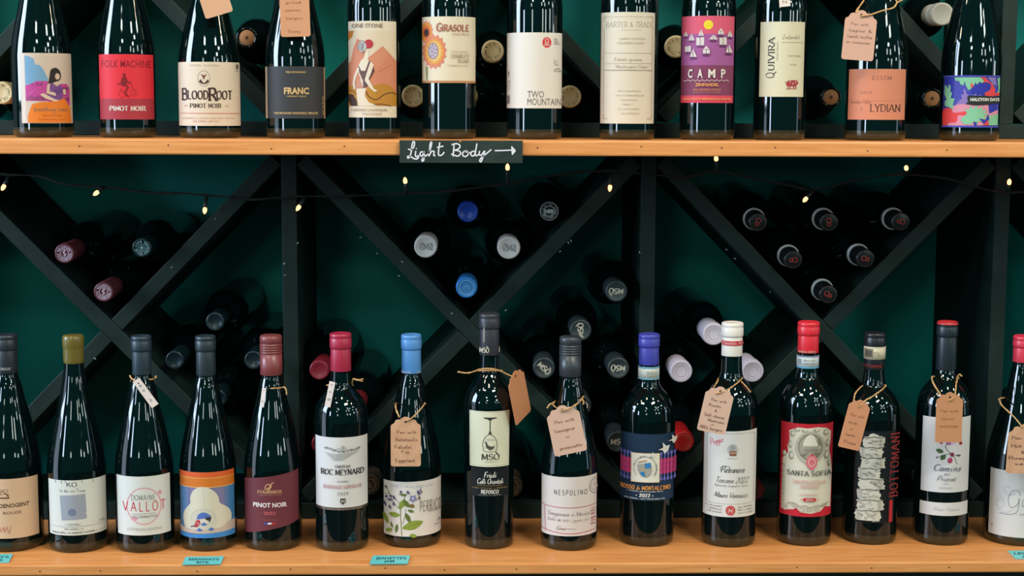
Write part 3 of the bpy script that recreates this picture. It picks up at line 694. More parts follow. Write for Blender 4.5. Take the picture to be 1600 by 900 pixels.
# 11 white label, white foil
b = Bottle(1138.5, 858, 500, 84, 'square', 34, 562, 'bottle with white foil ringed in red, crest and red seal on label')
b.capsule('foil', (224, 216, 204), .45); a = b.capart(537); a.rect(1115, 533.6, 1162, 540.6, (200, 40, 50)); a.text('PIETRANERA. POGGIO', 1124, 1172, 539.4, 4.2, (236, 206, 200)); b.end(label='white foil')
a = b.label(1099.5, 674, 1180.5, 808.5, (228, 222, 212), tilt=(676, 673, 808, 809)); k = (82, 80, 82); l = (150, 146, 142)
a.line([(1105, 788), (1104, 682), (1106, 679), (1174, 677.5), (1178, 681), (1177.5, 785), (1174, 788), (1107, 788.5), (1105, 786)], .6, (140, 138, 136), False)
a.text('Poggio', 1110, 1131, 699, 9.5, (212, 84, 104), 'script', thick=.16, thin=.08, slant=.3, gap=.02, rot=R_(22))
a.ell(1144, 703, 8.6, 9, (198, 192, 186)); a.ell(1144, 700, 5, 4.5, (170, 164, 160)); a.rect(1139, 705, 1150, 713, (140, 96, 74)); a.rect(1139.5, 707, 1149.5, 709, (196, 160, 128)); a.line([(1136, 717), (1152, 717)], .7, l)
a.text('Pietranera', 1126, 1162, 739, 10, k, 'script', thick=.17, thin=.07, slant=.35, gap=.0); a.line([(1127, 737), (1126, 732), (1132, 729), (1140, 730)], .7, k)
a.text('Toscana 2022', 1118, 1168, 755, 8.6, (112, 112, 112), 'script', thick=.14, thin=.06, slant=.35, gap=.03); a.text('Indicazione Geografica Tipica', 1117, 1168, 761, 4, l, 'script', thick=.12, thin=.07, slant=.3, gap=.03)
a.text('Mauro Vannucci', 1117, 1168, 778, 8, (104, 102, 104), 'script', thick=.15, thin=.07, slant=.35, gap=.02)
a.ell(1142.5, 798, 7.4, 7.6, (196, 52, 50)); a.ring(1142.5, 798, 5.6, 5.8, .7, (226, 150, 140)); a.text('N', 1139.6, 1145.4, 801, 5.6, (236, 208, 200), 'serif')
for i in range(3): a.scribble(1104.5, 1130, 793.5 + 4.6 * i, 2.4, l, 30 + i); a.scribble(1154, 1176, 793.5 + 4.6 * i, 2.4, l, 40 + i)
a.done()

# 12 red baroque label
b = Bottle(1256, 856, 499, 84, 'square', 34, 557, 'bottle with bright red foil and ornate scrollwork on red label')
b.capsule('foil', (214, 42, 54), .36); a = b.capart(548); a.text('SANTA SOFIA', 1248, 1274, 552, 3, (236, 176, 150), 'serif', thick=.24, thin=.14); b.end(label='bright red foil')
a = b.band(557, 576.5, (198, 206, 204), label='pale tax strip'); a.rect(1235, 574, 1280, 576.5, (96, 164, 196)); a.rect(1235, 557, 1280, 558.6, (110, 112, 160)); a.rect(1247, 562, 1252, 570, (150, 154, 152)); a.scribble(1254, 1273, 565, 2.4, (150, 156, 154), 1); a.scribble(1254, 1273, 570, 2.4, (150, 156, 154), 2); a.done()
a = b.label(1219.5, 663, 1299.5, 808, (198, 34, 48)); cm, gy, g2 = (224, 216, 194), (160, 152, 132), (128, 120, 104)
a.poly([(1232, 675), (1239, 672), (1245, 669), (1260, 670), (1276, 668), (1289, 670), (1296, 676), (1296, 690), (1294, 705), (1297, 720), (1299, 740), (1298, 796), (1290, 793), (1283, 800), (1268, 803), (1252, 801), (1246, 795), (1240, 798), (1233, 799), (1228, 801), (1222, 799), (1223, 720), (1231, 710), (1230, 700), (1233, 690)], cm)
for x, y, rx, ry in ((1237, 680, 4, 5), (1234, 697, 3, 6), (1236, 714, 4, 7), (1244, 673, 5, 3), (1256, 674, 5, 2.6), (1274, 673, 5, 3), (1288, 677, 4, 5), (1291, 694, 3, 6), (1290, 712, 4, 7), (1226, 712, 3, 5), (1294, 726, 2.6, 5)): a.ell(x, y, rx, ry, gy, 12); a.ell(x + .8, y - .8, rx * .6, ry * .6, cm, 10)
a.ell(1265, 700, 23, 26, (186, 178, 158)); a.ell(1265, 699, 18.6, 21, g2); a.ell(1265, 699, 17, 19, (168, 160, 140)); a.poly([(1255, 697), (1256, 688), (1261, 681), (1266, 679), (1271, 683), (1274, 690), (1275, 697)], (226, 220, 200), True); a.poly([(1275, 688), (1280, 684), (1282, 696), (1277, 699)], (132, 128, 104))
a.rect(1254, 697, 1280, 702, (188, 178, 158)); a.rect(1256, 702, 1278, 706, gy)
for x in range(1257, 1278, 3): a.rect(x, 698, x + 1, 706, g2)
a.poly([(1249, 712), (1262, 707), (1256, 714)], g2); a.poly([(1280, 708), (1269, 707), (1275, 714)], g2)
a.poly([(1263, 713), (1268, 711), (1273, 713), (1276, 720), (1274, 729), (1268, 735), (1262, 730), (1259, 722)], (222, 120, 124), True); a.ring(1267.8, 722, 5.4, 7, 1.2, (236, 190, 184)); a.poly([(1265, 712), (1267.6, 708.6), (1271, 712)], (206, 54, 64)); a.line([(1264, 722), (1272, 722)], 1, (204, 84, 92))
for i in range(7): a.line([(1222.5, 726 + 9 * i), (1227, 731 + 9 * i), (1223, 735 + 9 * i)], 1, gy)
a.text('SANTA SOFIA', 1231, 1296, 743.5, 7.2, (70, 76, 72), 'serif', thick=.2, thin=.1, gap=.2)
a.text('VALPOLICELLA', 1240, 1289, 756, 5.4, (220, 164, 152), 'serif', thick=.18, thin=.1); a.text('RIPASSO', 1252, 1279, 763, 4.8, (218, 160, 150), 'serif', thick=.18, thin=.1); a.text('SUPERIORE', 1251, 1277, 774.5, 3.4, (216, 164, 152))
a.poly([(1257, 778), (1274, 778), (1275.5, 780.6), (1274, 783.4), (1257, 783.4), (1255.5, 780.6)], (192, 52, 58)); a.text('2021', 1260, 1271, 782.6, 3.4, (240, 216, 206)); a.ell(1253.4, 780.6, 1, 1, (206, 96, 96), 8); a.ell(1277.6, 780.6, 1, 1, (206, 96, 96), 8)
a.line([(1232, 789), (1242, 787), (1250, 792), (1258, 790), (1266, 793), (1276, 790), (1284, 791), (1294, 786)], 1.4, gy)
for x, y in ((1243, 791), (1255, 797), (1265, 797), (1276, 796), (1287, 790), (1228, 794)): a.ring(x, y, 4, 3, 1, gy, 12)
a.done('red label')

# 13 black label with the stone totem
b = Bottle(1359, 854, 516, 83, 'square', 33, 583, 'bottle with cream stone carving and red vertical lettering on black label')
b.capsule('foil', (26, 30, 34), .35); a = b.capart(573); a.text('BOTTOMANI', 1346, 1377, 575, 4.4, (176, 52, 50)); b.end()
a = b.band(543, 562.5, (214, 202, 172), label='cream tax strip', f=1.0); a.rect(1351, 546, 1364, 560, (130, 118, 96)); a.rect(1353, 549, 1362, 558, (86, 80, 72)); a.text('DO', 1365, 1373, 557, 7, (178, 166, 138)); a.scribble(1373, 1379, 557, 4, (160, 150, 126), 3); a.rect(1340, 543, 1384, 544.2, (236, 226, 200)); a.done()
a = b.label(1336.5, 674.5, 1397.5, 818, (18, 26, 28)); s1, s2, s3 = (210, 204, 186), (176, 170, 154), (112, 108, 98)
rq = random.Random(4); y = 683
a.poly([(1356, 680), (1362, 677.5), (1370, 680), (1376, 687), (1366, 688), (1358, 686)], s1)
hs = [(1347, 1380), (1342.5, 1378), (1345, 1380.5), (1341, 1374), (1343, 1380.5), (1341, 1374.5), (1342, 1379), (1340.5, 1375)]
for i, (xl, xr) in enumerate(hs):
    h = 16.2; n = 7; P = []
    P += [(xl + rq.uniform(-1, 2) + (2 if j in (0, n) else 0), y + h * j / n) for j in range(n, -1, -1)]
    P += [(xl + (xr - xl) * j / n, y + rq.uniform(-1.4, 1.2)) for j in range(1, n)]
    P += [(xr + rq.uniform(-2, 1.5), y + h * j / n) for j in range(n + 1)]
    a.poly(P, s1)
    for j in range(9):
        xx, yy = rq.uniform(xl + 4, xr - 5), rq.uniform(y + 3, y + 13.5); a.ell(xx, yy, rq.uniform(1.6, 4), rq.uniform(1, 2.2), s2 if j % 3 else (196, 190, 174), 9, rq.uniform(-.6, .6))
    side = xl + 2 if i % 2 else xr - 8
    for j in range(4): a.ell(side + 3, y + 4 + 3 * j, 2.4, 1.0, s3, 8, .2); a.ell(side + 3.3, y + 3.6 + 3 * j, 2.2, .8, s1, 8, .2)
    for j in range(3):
        xx, yy = rq.uniform(xl + 5, xr - 12), rq.uniform(y + 4, y + 13); a.line([(xx, yy), (xx + rq.uniform(3, 5), yy + rq.uniform(-2.5, 2.5)), (xx + rq.uniform(6, 9), yy + rq.uniform(-1, 3))], .6, s3)
    a.line([(xl + 1, y + .4), (xl + 9, y + 1.4), (xl + 18, y - .2), (xr - 8, y + 1), (xr - 1, y)], 1.1, s3); y += h
a.text('BOTTOMANI', 1396, 1496, 776, 10, (156, 44, 44), 'serif', thick=.17, thin=.09, rot=R_(90), gap=.2)
a.rect(1386, 781, 1390, 815, (190, 36, 44)); a.text('2019', 1364, 1373, 814, 3, (216, 210, 198)); a.done('black label')

# 14 white label with roses and a second strip
b = Bottle(1470, 855, 499, 84, 'square', 32, 584, 'bottle with raspberry sprig on white label above a white strip')
b.capsule('foil', (28, 40, 46), .36); b.end()
mb = MB(); r = b.rc; mb.lathe([(r * 1.0, b.H - .0035), (r * 1.012, b.H - .003), (r * .99, b.H - .0018), (r * .9, b.H + .0001), (r * .8, b.H + .0006), (0, b.H + .0006)], mat('capsule', (206, 48, 52), .35), n=40); tag(mb.build('foil_disc', b.root), 'red foil disc')
a = b.label(1440.5, 652.5, 1514, 769.5, (220, 216, 212), tilt=(654, 652, 769, 771)); k = (96, 100, 110)
a.ell(1485, 689, 8, 6, (196, 156, 190)); a.ell(1482, 692, 5, 4, (172, 120, 166)); a.ell(1489, 691, 4, 4, (214, 178, 206)); a.ell(1470, 692, 2.6, 2.6, (172, 60, 74)); a.ell(1500, 693, 2.6, 2.8, (160, 48, 66))
a.line([(1479, 693), (1477, 700), (1484, 708), (1492, 716), (1495, 726)], .9, (90, 100, 70)); a.line([(1485, 709), (1476, 711), (1464, 716)], .8, (90, 100, 70)); a.line([(1488, 713), (1496, 711), (1500, 712)], .7, (90, 100, 70))
leaf(1474, 707, 1462, 704, 3.4, (74, 104, 62), (50, 76, 46)); leaf(1477, 711, 1470, 719, 3.6, (70, 100, 58), (50, 76, 46)); a.ell(1487.5, 710.5, 3, 3.4, (126, 48, 76)); a.ell(1484.5, 719.5, 3.8, 4.4, (178, 54, 96)); a.ell(1483.5, 718.5, 1.5, 1.6, (204, 96, 130)); leaf(1494, 712, 1501, 712, 1.4, (90, 84, 96)); a.ell(1464, 716, 1.4, 1.4, (96, 90, 110), 8)
a.scribble(1462, 1470, 666, 2.4, (130, 140, 140), 3)
a.text('Camins', 1459, 1501, 736.5, 10, (118, 124, 136), 'script', thick=.17, thin=.07, slant=.3, gap=.08); a.text('del', 1476, 1485, 743, 4, (150, 150, 156), 'script'); a.text('Priorat', 1465, 1494, 752, 8, (140, 142, 150), 'script', thick=.14, thin=.07, slant=.3, gap=.02); a.text('2021', 1475, 1484, 757, 2.2, (170, 170, 172)); a.text('CATALUNYA', 1469, 1489, 764, 2.6, (156, 156, 158)); a.done()
a = b.label(1437, 786, 1511, 806, (218, 214, 208), 'band_label', tilt=(787, 785, 806, 807)); a.text('Alvaro Palacios', 1458, 1499, 799, 5.4, (176, 170, 172), 'script', slant=.3, gap=.02); a.done()

# 15 right edge
b = Bottle(1589, 854, 521, 100, 'sloping', 33, 573.5, 'red foil bottle with large grey script at the right edge, bottom row')
b.capsule('foil', (206, 54, 74), .36); b.end(label='red foil')
a = b.label(1546, 738, 1632, 841, (216, 212, 206)); k = (134, 136, 142)
a.line([(1594, 776), (1590, 768), (1580, 770), (1575, 784), (1580, 795), (1590, 789), (1592, 780), (1590, 800), (1578, 806), (1562, 806)], 1.1, k); a.line([(1578, 766), (1572, 762), (1568, 768), (1576, 776), (1586, 772)], .8, (170, 170, 172)); a.line([(1562, 800), (1570, 790), (1564, 782), (1556, 790), (1566, 804), (1582, 800)], .7, (176, 176, 178))
a.text('orrondo', 1596, 1630, 792, 22, k, 'script', thick=.1, thin=.05, slant=.3, gap=.02); a.scribble(1588, 1625, 806, 3, (150, 150, 152), 3); a.ell(1551.5, 827, 1.6, 1.6, (150, 150, 152), 9); a.done()
# ================================================================== top row of bottles (their necks stand above the picture)
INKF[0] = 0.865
def up(cx, base, wd, style, H, label, cap, c):
    b = Bottle(cx, base, 0, wd, style, 32, .84, label, True, H)
    b.capsule(cap, c); b.end('screw_cap' if cap == 'screw' else 'capsule'); return b

b = up(67, 216, 93, 'sloping', .300, 'bottle with label of a woman reading on a pink sofa, top row', 'foil', (70, 20, 30))
a = b.label(33, 83, 112, 193, (218, 198, 178)); a.rect(34, 84, 39.5, 192, (228, 216, 202))
a.poly([(40, 87), (46, 88), (54, 92), (56, 101), (63, 102), (68, 108), (72, 116), (76, 124), (72, 130), (60, 128), (52, 131), (40, 133)], (122, 168, 200))
a.poly([(40, 134), (50, 131), (57, 127), (74, 127), (92, 131), (104, 131), (108, 138), (108, 165), (100, 164), (70, 158), (40, 158)], (198, 74, 152)); 
for i in range(9): a.line([(41 + 3.4 * i, 158), (43 + 3.4 * i, 152 - (i % 3)), (45 + 3.2 * i, 157)], .8, (120, 74, 104))
a.scribble(50, 66, 134, 4, (128, 60, 110), 3); a.scribble(98, 107, 140, 5, (96, 70, 92), 4); a.scribble(98, 107, 158, 5, (110, 60, 100), 5); a.line([(46, 149), (56, 139)], .8, (224, 130, 186))
a.poly([(43, 192), (43, 181), (47, 170), (50, 163), (62, 160), (78, 159), (90, 158), (98, 151), (103, 160), (108, 170), (109, 192)], (236, 130, 40))
a.poly([(74, 131), (80, 128), (92, 130), (97, 138), (96, 146), (98, 154), (90, 157), (78, 155), (74, 148)], (124, 76, 140))
a.poly([(74, 132), (78, 130), (77, 143), (88, 146), (86, 150), (72, 146)], (222, 196, 172)); a.poly([(62, 148), (68, 146), (84, 155), (92, 157), (84, 159), (70, 154)], (226, 200, 178)); a.poly([(97, 140), (101, 139), (102, 147), (98, 148)], (222, 196, 172)); a.poly([(84, 140), (96, 138), (95, 145), (87, 149)], (104, 66, 128))
a.poly([(76, 130), (78, 118), (80, 109), (87, 106), (93, 110), (95, 119), (93, 125), (88, 128), (86, 132), (80, 130)], (46, 34, 32), True); a.ell(89.5, 119.5, 3.6, 5, (216, 190, 164)); a.poly([(82, 130), (89, 127), (94, 131), (88, 135)], (216, 190, 164))
a.text('breathing time', 53, 103, 174, 7, (150, 122, 104), 'script', thick=.15, thin=.1); a.text('PINOT NOIR', 65, 95, 182, 2.6, (206, 112, 40)); a.text('RUSSIAN RIVER VALLEY', 60, 100, 188, 2.2, (206, 112, 40)); a.done('illustrated label')

b = up(199, 217, 88, 'sloping', .300, 'bottle with bright red label and dark red lower band, top row', 'foil', (40, 40, 44))
a = b.label(156, 85, 240, 187, (234, 50, 62)); a.rect(156, 154.5, 240, 187, (176, 54, 66)); dk = (138, 30, 38)
a.text('FOLK MACHINE', 160, 236, 105.5, 11, (150, 26, 36), bold=.01)
a.ell(194.5, 117.5, 2.2, 2.8, dk); a.poly([(191, 121), (197, 120), (200, 127), (196, 136), (188, 132)], dk); a.line([(195, 124), (202, 130), (204, 128)], 1.8, dk); a.line([(190, 133), (200, 136), (196, 144), (199, 151)], 2.6, dk); a.line([(188, 133), (184, 130)], 2, dk); a.line([(196, 150), (202, 151)], 1.8, dk)
a.line([(204, 128), (208, 140), (212, 149)], .8, (176, 40, 46)); a.line([(188, 138), (196, 148)], .8, (176, 40, 46)); a.ring(209, 145, 5, 5.6, .6, (190, 44, 50)); a.ring(190, 147, 5, 5.6, .6, (190, 44, 50))
a.text('PINOT NOIR', 171, 226, 173, 6.6, (238, 220, 210), 'serif', thick=.26, thin=.15); a.done('red label')

b = up(328, 217, 96, 'slopingtall', .305, 'bottle with plain cream label and oval root emblem, top row', 'foil', (60, 50, 44))
a = b.label(279.5, 97, 375, 197, (236, 216, 190)); k = (74, 48, 44); pkk = (222, 150, 132)
a.text('CENTRAL CALIFORNIA', 297, 344, 104, 2.8, (150, 124, 104), gap=.2); a.ring(319, 123, 9.6, 12.4, .6, (110, 84, 74))
a.poly([(314, 116), (319, 118), (324, 116), (320.5, 121), (320, 124), (318, 124), (317.5, 121)], (116, 66, 60)); a.poly([(311, 128), (314, 124), (316, 127), (318, 130), (320, 130), (323, 127), (325, 124), (327, 128), (323, 131), (319, 132), (315, 131)], k); a.ell(319, 127, 2.4, 2.2, (236, 216, 190))
a.text('B', 285, 293, 156, 17, k, 'serif', thick=.24, thin=.12); a.text('LOOD', 293.5, 325, 155, 12.6, k, 'serif', thick=.26, thin=.12); a.text('R', 326, 338.5, 157, 18.5, k, 'serif', thick=.22, thin=.12); a.text('OOT', 338.5, 362, 155, 12.6, k, 'serif', thick=.26, thin=.12)
a.text('PINOT NOIR', 297, 345, 168.4, 6, k, 'serif', thick=.2, thin=.12); a.text('20', 351, 356, 167, 2.6, pkk); a.text('18', 289, 293, 167, 2.6, pkk); a.line([(281, 177), (374, 177.6)], 1.1, pkk)
a.scribble(285, 366, 186, 2.2, (226, 178, 158), 4); a.scribble(301, 342, 190.6, 2.2, (226, 178, 158), 5); a.text('0', 368.5, 372.5, 107, 7, k, bold=.03); a.text('75CL', 367, 373, 111.5, 2.4, (120, 96, 84)); a.done('cream label')

b = up(462, 218, 92, 'sloping', .300, 'bottle with charcoal label edged in gold under a hanging kraft tag', 'foil', (40, 40, 44))
a = b.label(414.5, 104, 507.5, 185.5, (58, 60, 62)); go = (222, 184, 122)
a.rect(414.5, 104, 418, 185.5, (222, 196, 164)); a.rect(505.6, 104, 507.5, 185.5, (206, 170, 124)); a.text('FRANC', 444, 482.5, 147, 9.6, go, bold=.035); a.text('CABERNET FRANC', 448, 478.5, 152, 2.4, go); a.text('FIELD RECORDINGS', 447.5, 478, 114.3, 2.6, go, bold=.02)
a.text('100% MATADORA TRADITIONAL TERRACES', 428.5, 496, 178.6, 3, go, bold=.02); a.text('ALC. 13% BY VOL', 505, 535, 180, 2.4, go, rot=R_(90)); a.done('charcoal label')

b = up(585, 218, 82, 'square', .302, 'bottle with label of a woman in a dark swimsuit and peach hills', 'foil', (60, 34, 34))
a = b.label(545, 33, 619, 184, (236, 222, 196))
a.poly([(545, 48), (618.5, 48), (618.5, 166), (545, 166)], (234, 214, 184)); a.poly([(545, 48), (554, 48), (551, 58), (545, 64)], (198, 128, 50)); a.poly([(545, 100), (549, 95), (553, 75), (559, 60), (566, 66), (569, 76), (577, 89), (584, 84), (598, 72), (607, 82), (619, 96), (619, 166), (545, 166)], (218, 138, 104)); a.poly([(576, 90), (598, 72), (606, 81), (600, 96), (586, 110)], (222, 146, 112)); a.line([(590, 113), (612, 101)], .8, (188, 104, 76))
a.poly([(545, 135), (553, 134), (558, 142), (572, 140), (584, 134), (596, 131), (608, 133), (615, 141), (619, 147), (619, 166), (545, 166)], (194, 136, 48)); a.line([(572, 143), (577, 152), (588, 156), (600, 148), (612, 145), (618, 148)], 1.8, (104, 64, 30)); a.line([(558, 144), (566, 156), (580, 163), (596, 163), (610, 166)], 1.6, (120, 72, 30)); a.poly([(545, 147), (552, 148), (558, 158), (558, 166), (549, 166), (545, 158)], (72, 50, 40)); a.line([(546, 142), (552, 143), (560, 150)], 1.2, (120, 76, 34))
a.poly([(557, 139), (572, 138), (570, 150), (576, 160), (590, 166), (560, 166), (558, 154)], (236, 218, 190))
a.poly([(561, 102), (564, 96), (569, 90), (571, 82), (576, 78), (577, 88), (575, 94), (580, 97), (583, 104), (582, 114), (578, 124), (575, 134), (560, 137), (564, 124), (560, 112)], (238, 222, 196))
a.poly([(560, 103), (562, 104), (565, 111), (571, 111), (574, 103), (577, 95), (579, 96), (578, 108), (581, 98), (584, 109), (583, 115), (577, 126), (574, 136), (568, 138), (567, 126), (562, 114)], (110, 78, 76)); a.poly([(558, 138), (556, 135), (562, 122), (566, 132), (568, 138)], (208, 148, 122))
a.poly([(560, 104), (562, 108), (557, 121), (555, 130), (556, 139), (553, 140), (551.5, 130), (554, 118)], (236, 218, 192)); a.poly([(579, 97), (584, 101), (580, 114), (576, 124), (584, 139), (590, 142), (585, 144), (579, 139), (570, 126), (574, 112)], (238, 222, 196)); a.poly([(584, 106), (585, 112), (579, 122), (577, 122), (581, 112)], (96, 62, 60))
a.ell(576.5, 69, 7, 7, (192, 58, 70)); a.ell(566.5, 73, 6.6, 8.6, (196, 190, 184)); a.ring(564, 73, 4.6, 5.6, 1, (110, 112, 122)); a.ring(564, 73, 2.4, 2.8, .8, (110, 112, 122)); a.line([(570, 65), (567, 75), (569, 84)], 1, (120, 118, 122)); a.line([(562, 64), (569, 64)], .9, (120, 118, 122))
a.text('ONE STONE', 551, 598, 43, 6, (120, 84, 72), gap=.25); a.text('CABERNET SAUVIGNON', 549, 604, 174, 4, (176, 146, 124)); a.text('PASO ROBLES', 566, 596, 180, 3.4, (186, 160, 138)); a.done('illustrated label')

b = up(702, 217, 84, 'square', .300, 'bottle with two orange sunflowers on cream label, top row', 'foil', (170, 130, 60))
a = b.label(660, 26, 742.5, 130, (238, 222, 192)); a.rect(660, 126.4, 742.5, 130, (202, 140, 88))
def flower(x, y, rx, ry, n, cols, off=0.0):
    for (f, c) in cols:
        P = []
        for i in range(n * 2):
            t = 2 * math.pi * i / (n * 2) + off; q = f * (1.0 if i % 2 else .84)
            P.append((max(660.3, x + rx * q * math.cos(t)), y + ry * q * math.sin(t)))
        a.poly(P, c)
a.poly([(665, 104), (668, 104), (668, 126), (666.5, 126)], (140, 150, 90)); a.line([(669, 105), (668, 126)], 1, (134, 140, 84))
flower(667, 50, 10.5, 19, 14, ((1, (230, 150, 122)), (.86, (232, 152, 60)), (.6, (228, 112, 56)))); a.ell(667, 51, 4, 6.4, (96, 50, 40)); a.ell(667.5, 50, 2.2, 4, (60, 40, 52))
flower(679, 81, 19.5, 28, 16, ((1, (224, 134, 112)), (.9, (230, 138, 92)), (.76, (234, 164, 76)), (.6, (236, 196, 116))), .1); a.ell(677.4, 80, 8, 13, (150, 108, 122)); a.ell(677.4, 80, 6.6, 11.4, (206, 190, 194))
for i in range(16):
    t = 2.4 * i; q = .9 * math.sqrt(i / 16); a.ell(677.4 + 6.4 * q * math.cos(t), 80 + 11.2 * q * math.sin(t), .9, 1.1, (110, 84, 122), 6)
re = (176, 92, 66)
a.text('G', 683, 691, 49, 12.6, re, 'serif', thick=.2, thin=.09); a.text('IRASOLE', 691.5, 732, 48.5, 9.4, re, 'serif', thick=.21, thin=.09, gap=.14); a.text('VINEYARDS', 706, 732, 55, 3.6, (206, 166, 138), gap=.3)
a.text('CALIFORNIA', 704, 731, 82, 2.8, (214, 190, 158)); a.text('CHARLEY', 704.5, 732, 90.4, 5.6, (190, 156, 122), 'serif', thick=.16, thin=.08); a.text('BLEND', 715.5, 732, 97.8, 5.2, (190, 156, 122), 'serif', thick=.16, thin=.08); a.scribble(697, 732, 103, 2, (216, 196, 164), 3); a.done('cream label')

b = up(835, 220, 86, 'square', .300, 'bottle with plain white label and round red stamp, top row', 'foil', (30, 30, 34))
a = b.label(789.5, 51, 877.5, 169.5, (240, 230, 216)); k = (118, 110, 104)
a.ell(854, 66.5, 7, 8.4, (222, 62, 64)); a.ring(854, 63.5, 3, 3.4, 1, (240, 214, 200)); a.line([(850.5, 72), (852, 67), (853.5, 71), (854.5, 71), (856, 67), (857.5, 72)], 1.1, (240, 214, 200), False)
a.text('TWO', 824.5, 850, 153, 10.4, (104, 98, 94), thick=.05); a.text('MOUNTAIN', 824.5, 876, 164.6, 10.4, (104, 98, 94))
for y, t in ((62.5, 'RED'), (66, 'WINE'), (69.6, 'MERLOT')): a.text(t, 865, 870 + 1.6 * (len(t) - 3), y, 2.8, k)
for y, x1 in ((95, 872), (98.6, 872), (102, 872), (108.6, 874.5), (112, 876)): a.scribble(864.5, x1, y, 2.4, (150, 142, 134), int(y))
a.line([(790, 111), (797, 111)], .6, (170, 160, 150)); a.line([(790, 119), (797, 119)], .6, (170, 160, 150)); a.rect(795, 112.5, 796.6, 117, k)
for i in range(5): a.scribble(790, 798.5, 128 + 3.6 * i, 1.6, (160, 152, 144), 60 + i)
for i in range(8): a.rect(790 + i * .95, 149, 790.5 + i * .95 + .3 * (i % 2), 163 - (i % 3), k)
a.done('white label')

b = up(980, 220, 86, 'square', .308, 'bottle with tall faint cream label bordered by fine lines, top row', 'foil', (150, 150, 140))
a = b.label(939, 19, 1022, 193.5, (232, 218, 194)); k = (176, 160, 138); k2 = (200, 186, 162)
a.text('BARTER & TRADE', 946.5, 1020, 42.5, 8, k, 'serif', thick=.16, thin=.07, gap=.16); a.line([(970, 47.5), (1002, 47.5)], .6, k)
for x, y, dx, dy in ((944, 26, 1, 1), (1018, 26, -1, 1), (944, 186, 1, -1), (1018, 186, -1, -1)): a.line([(x, y + 8 * dy), (x, y), (x + 7 * dx, y)], .8, k, False); a.line([(x - dx, y + 2 * dy), (x + 3 * dx, y - 1 * dy)], .6, k)
a.line([(944, 40), (944, 176)], .5, k2, False); a.line([(1018, 40), (1018, 176)], .5, k2, False); a.line([(950, 26), (1012, 26)], .4, k2)
a.text('CABERNET SAUVIGNON', 968, 1007, 62, 2.8, k2); a.text('COLUMBIA VALLEY', 964, 1006, 69, 3.4, k2)
a.line([(945, 83), (1017, 83)], .6, k2); a.text('Estate grown', 960, 1002, 95, 5, k2, 'script'); a.line([(945, 99), (1017, 99)], .5, k2); a.text('Washington State', 962, 1012, 106, 4.4, k2, 'script'); a.line([(945, 109.5), (1018, 109.8)], 1, k)
for i, (x0, x1) in enumerate(((966, 1003), (962, 1006), (970, 996), (974, 992), (966, 1000), (971, 1000))): a.scribble(x0, x1, 143 + 7 * i, 1.8, k2, 80 + i)
a.done('cream label')

b = up(1105, 220, 85, 'square', .300, 'bottle with yellow sun and white sailboats on pink label', 'foil', (180, 60, 90))
a = b.label(1065, 25, 1146, 161, (226, 92, 116)); a.rect(1065, 53, 1146, 103, (168, 92, 152)); a.rect(1065, 102, 1146, 149.5, (134, 64, 94)); a.rect(1065, 149.5, 1146, 161, (230, 76, 98)); a.ell(1106, 39, 7.2, 7.4, (244, 216, 52))
ws, hl = (226, 214, 208), (112, 52, 96)
for x, y, k, s in ((1071.5, 56, 0, .7), (1080.5, 63, 0, .95), (1095, 56, 0, .9), (1094, 71, 1, 1.1), (1114, 62, 2, 1.1), (1125, 54, 3, .9), (1138.5, 57, 0, .85), (1128.5, 70, 1, 1.0), (1076, 81, 1, .8), (1084, 89, 0, 1.1), (1103.5, 84, 3, 1.1), (1137, 82, 0, 1.05)):
    if k == 0: a.poly([(x - 4.6 * s, y), (x - 1 * s, y - 11 * s), (x - .4 * s, y)], ws); a.poly([(x + .2 * s, y), (x, y - 12 * s), (x + 5 * s, y)], ws)
    elif k == 1: a.rect(x - 5.6 * s, y - 11 * s, x - .4 * s, y, ws); a.rect(x + .3 * s, y - 11.5 * s, x + 5.4 * s, y, ws)
    elif k == 2: a.poly([(x - 6 * s, y), (x - .4 * s, y - 7 * s), (x - .4 * s, y)], ws); a.poly([(x + .3 * s, y), (x + .3 * s, y - 7 * s), (x + 6 * s, y)], ws)
    else: a.poly([(x - 4 * s, y - 6 * s), (x, y - 11 * s), (x + 4 * s, y - 6 * s)], ws); a.rect(x - 4.6 * s, y - 5.4 * s, x - .3 * s, y, ws); a.rect(x + .3 * s, y - 5.4 * s, x + 4.6 * s, y, ws)
    a.poly([(x - 5.4 * s, y + 1.2), (x + 5.4 * s, y + 1.2), (x + 4 * s, y + 3.4), (x - 4 * s, y + 3.4)], hl)
cw = (240, 230, 216)
for i, t in enumerate('CAMP'): x = (1077, 1091, 1107, 1126)[i]; a.text(t, x, x + (6.4, 7.6, 10.4, 6.4)[i], 121.6, 13, cw, bold=.025)
a.line([(1070 + 3.55 * i, 126 + (1.3 if i % 2 else -.9)) for i in range(20)], .9, (226, 196, 196)); o1 = (238, 166, 92)
a.text('ZINFANDEL', 1088, 1123, 135, 4.6, o1, bold=.03); a.text('2021 NORTH COAST', 1085, 1126, 142, 3, o1); a.text('ALCOHOL 13% BY VOLUME', 1085, 1125.5, 145.6, 2, (216, 140, 96)); a.text('WITH SOUTH MENDOCINO GRAPES', 1070, 1141, 156.6, 3.2, (240, 166, 90), bold=.02); a.done('pink label')

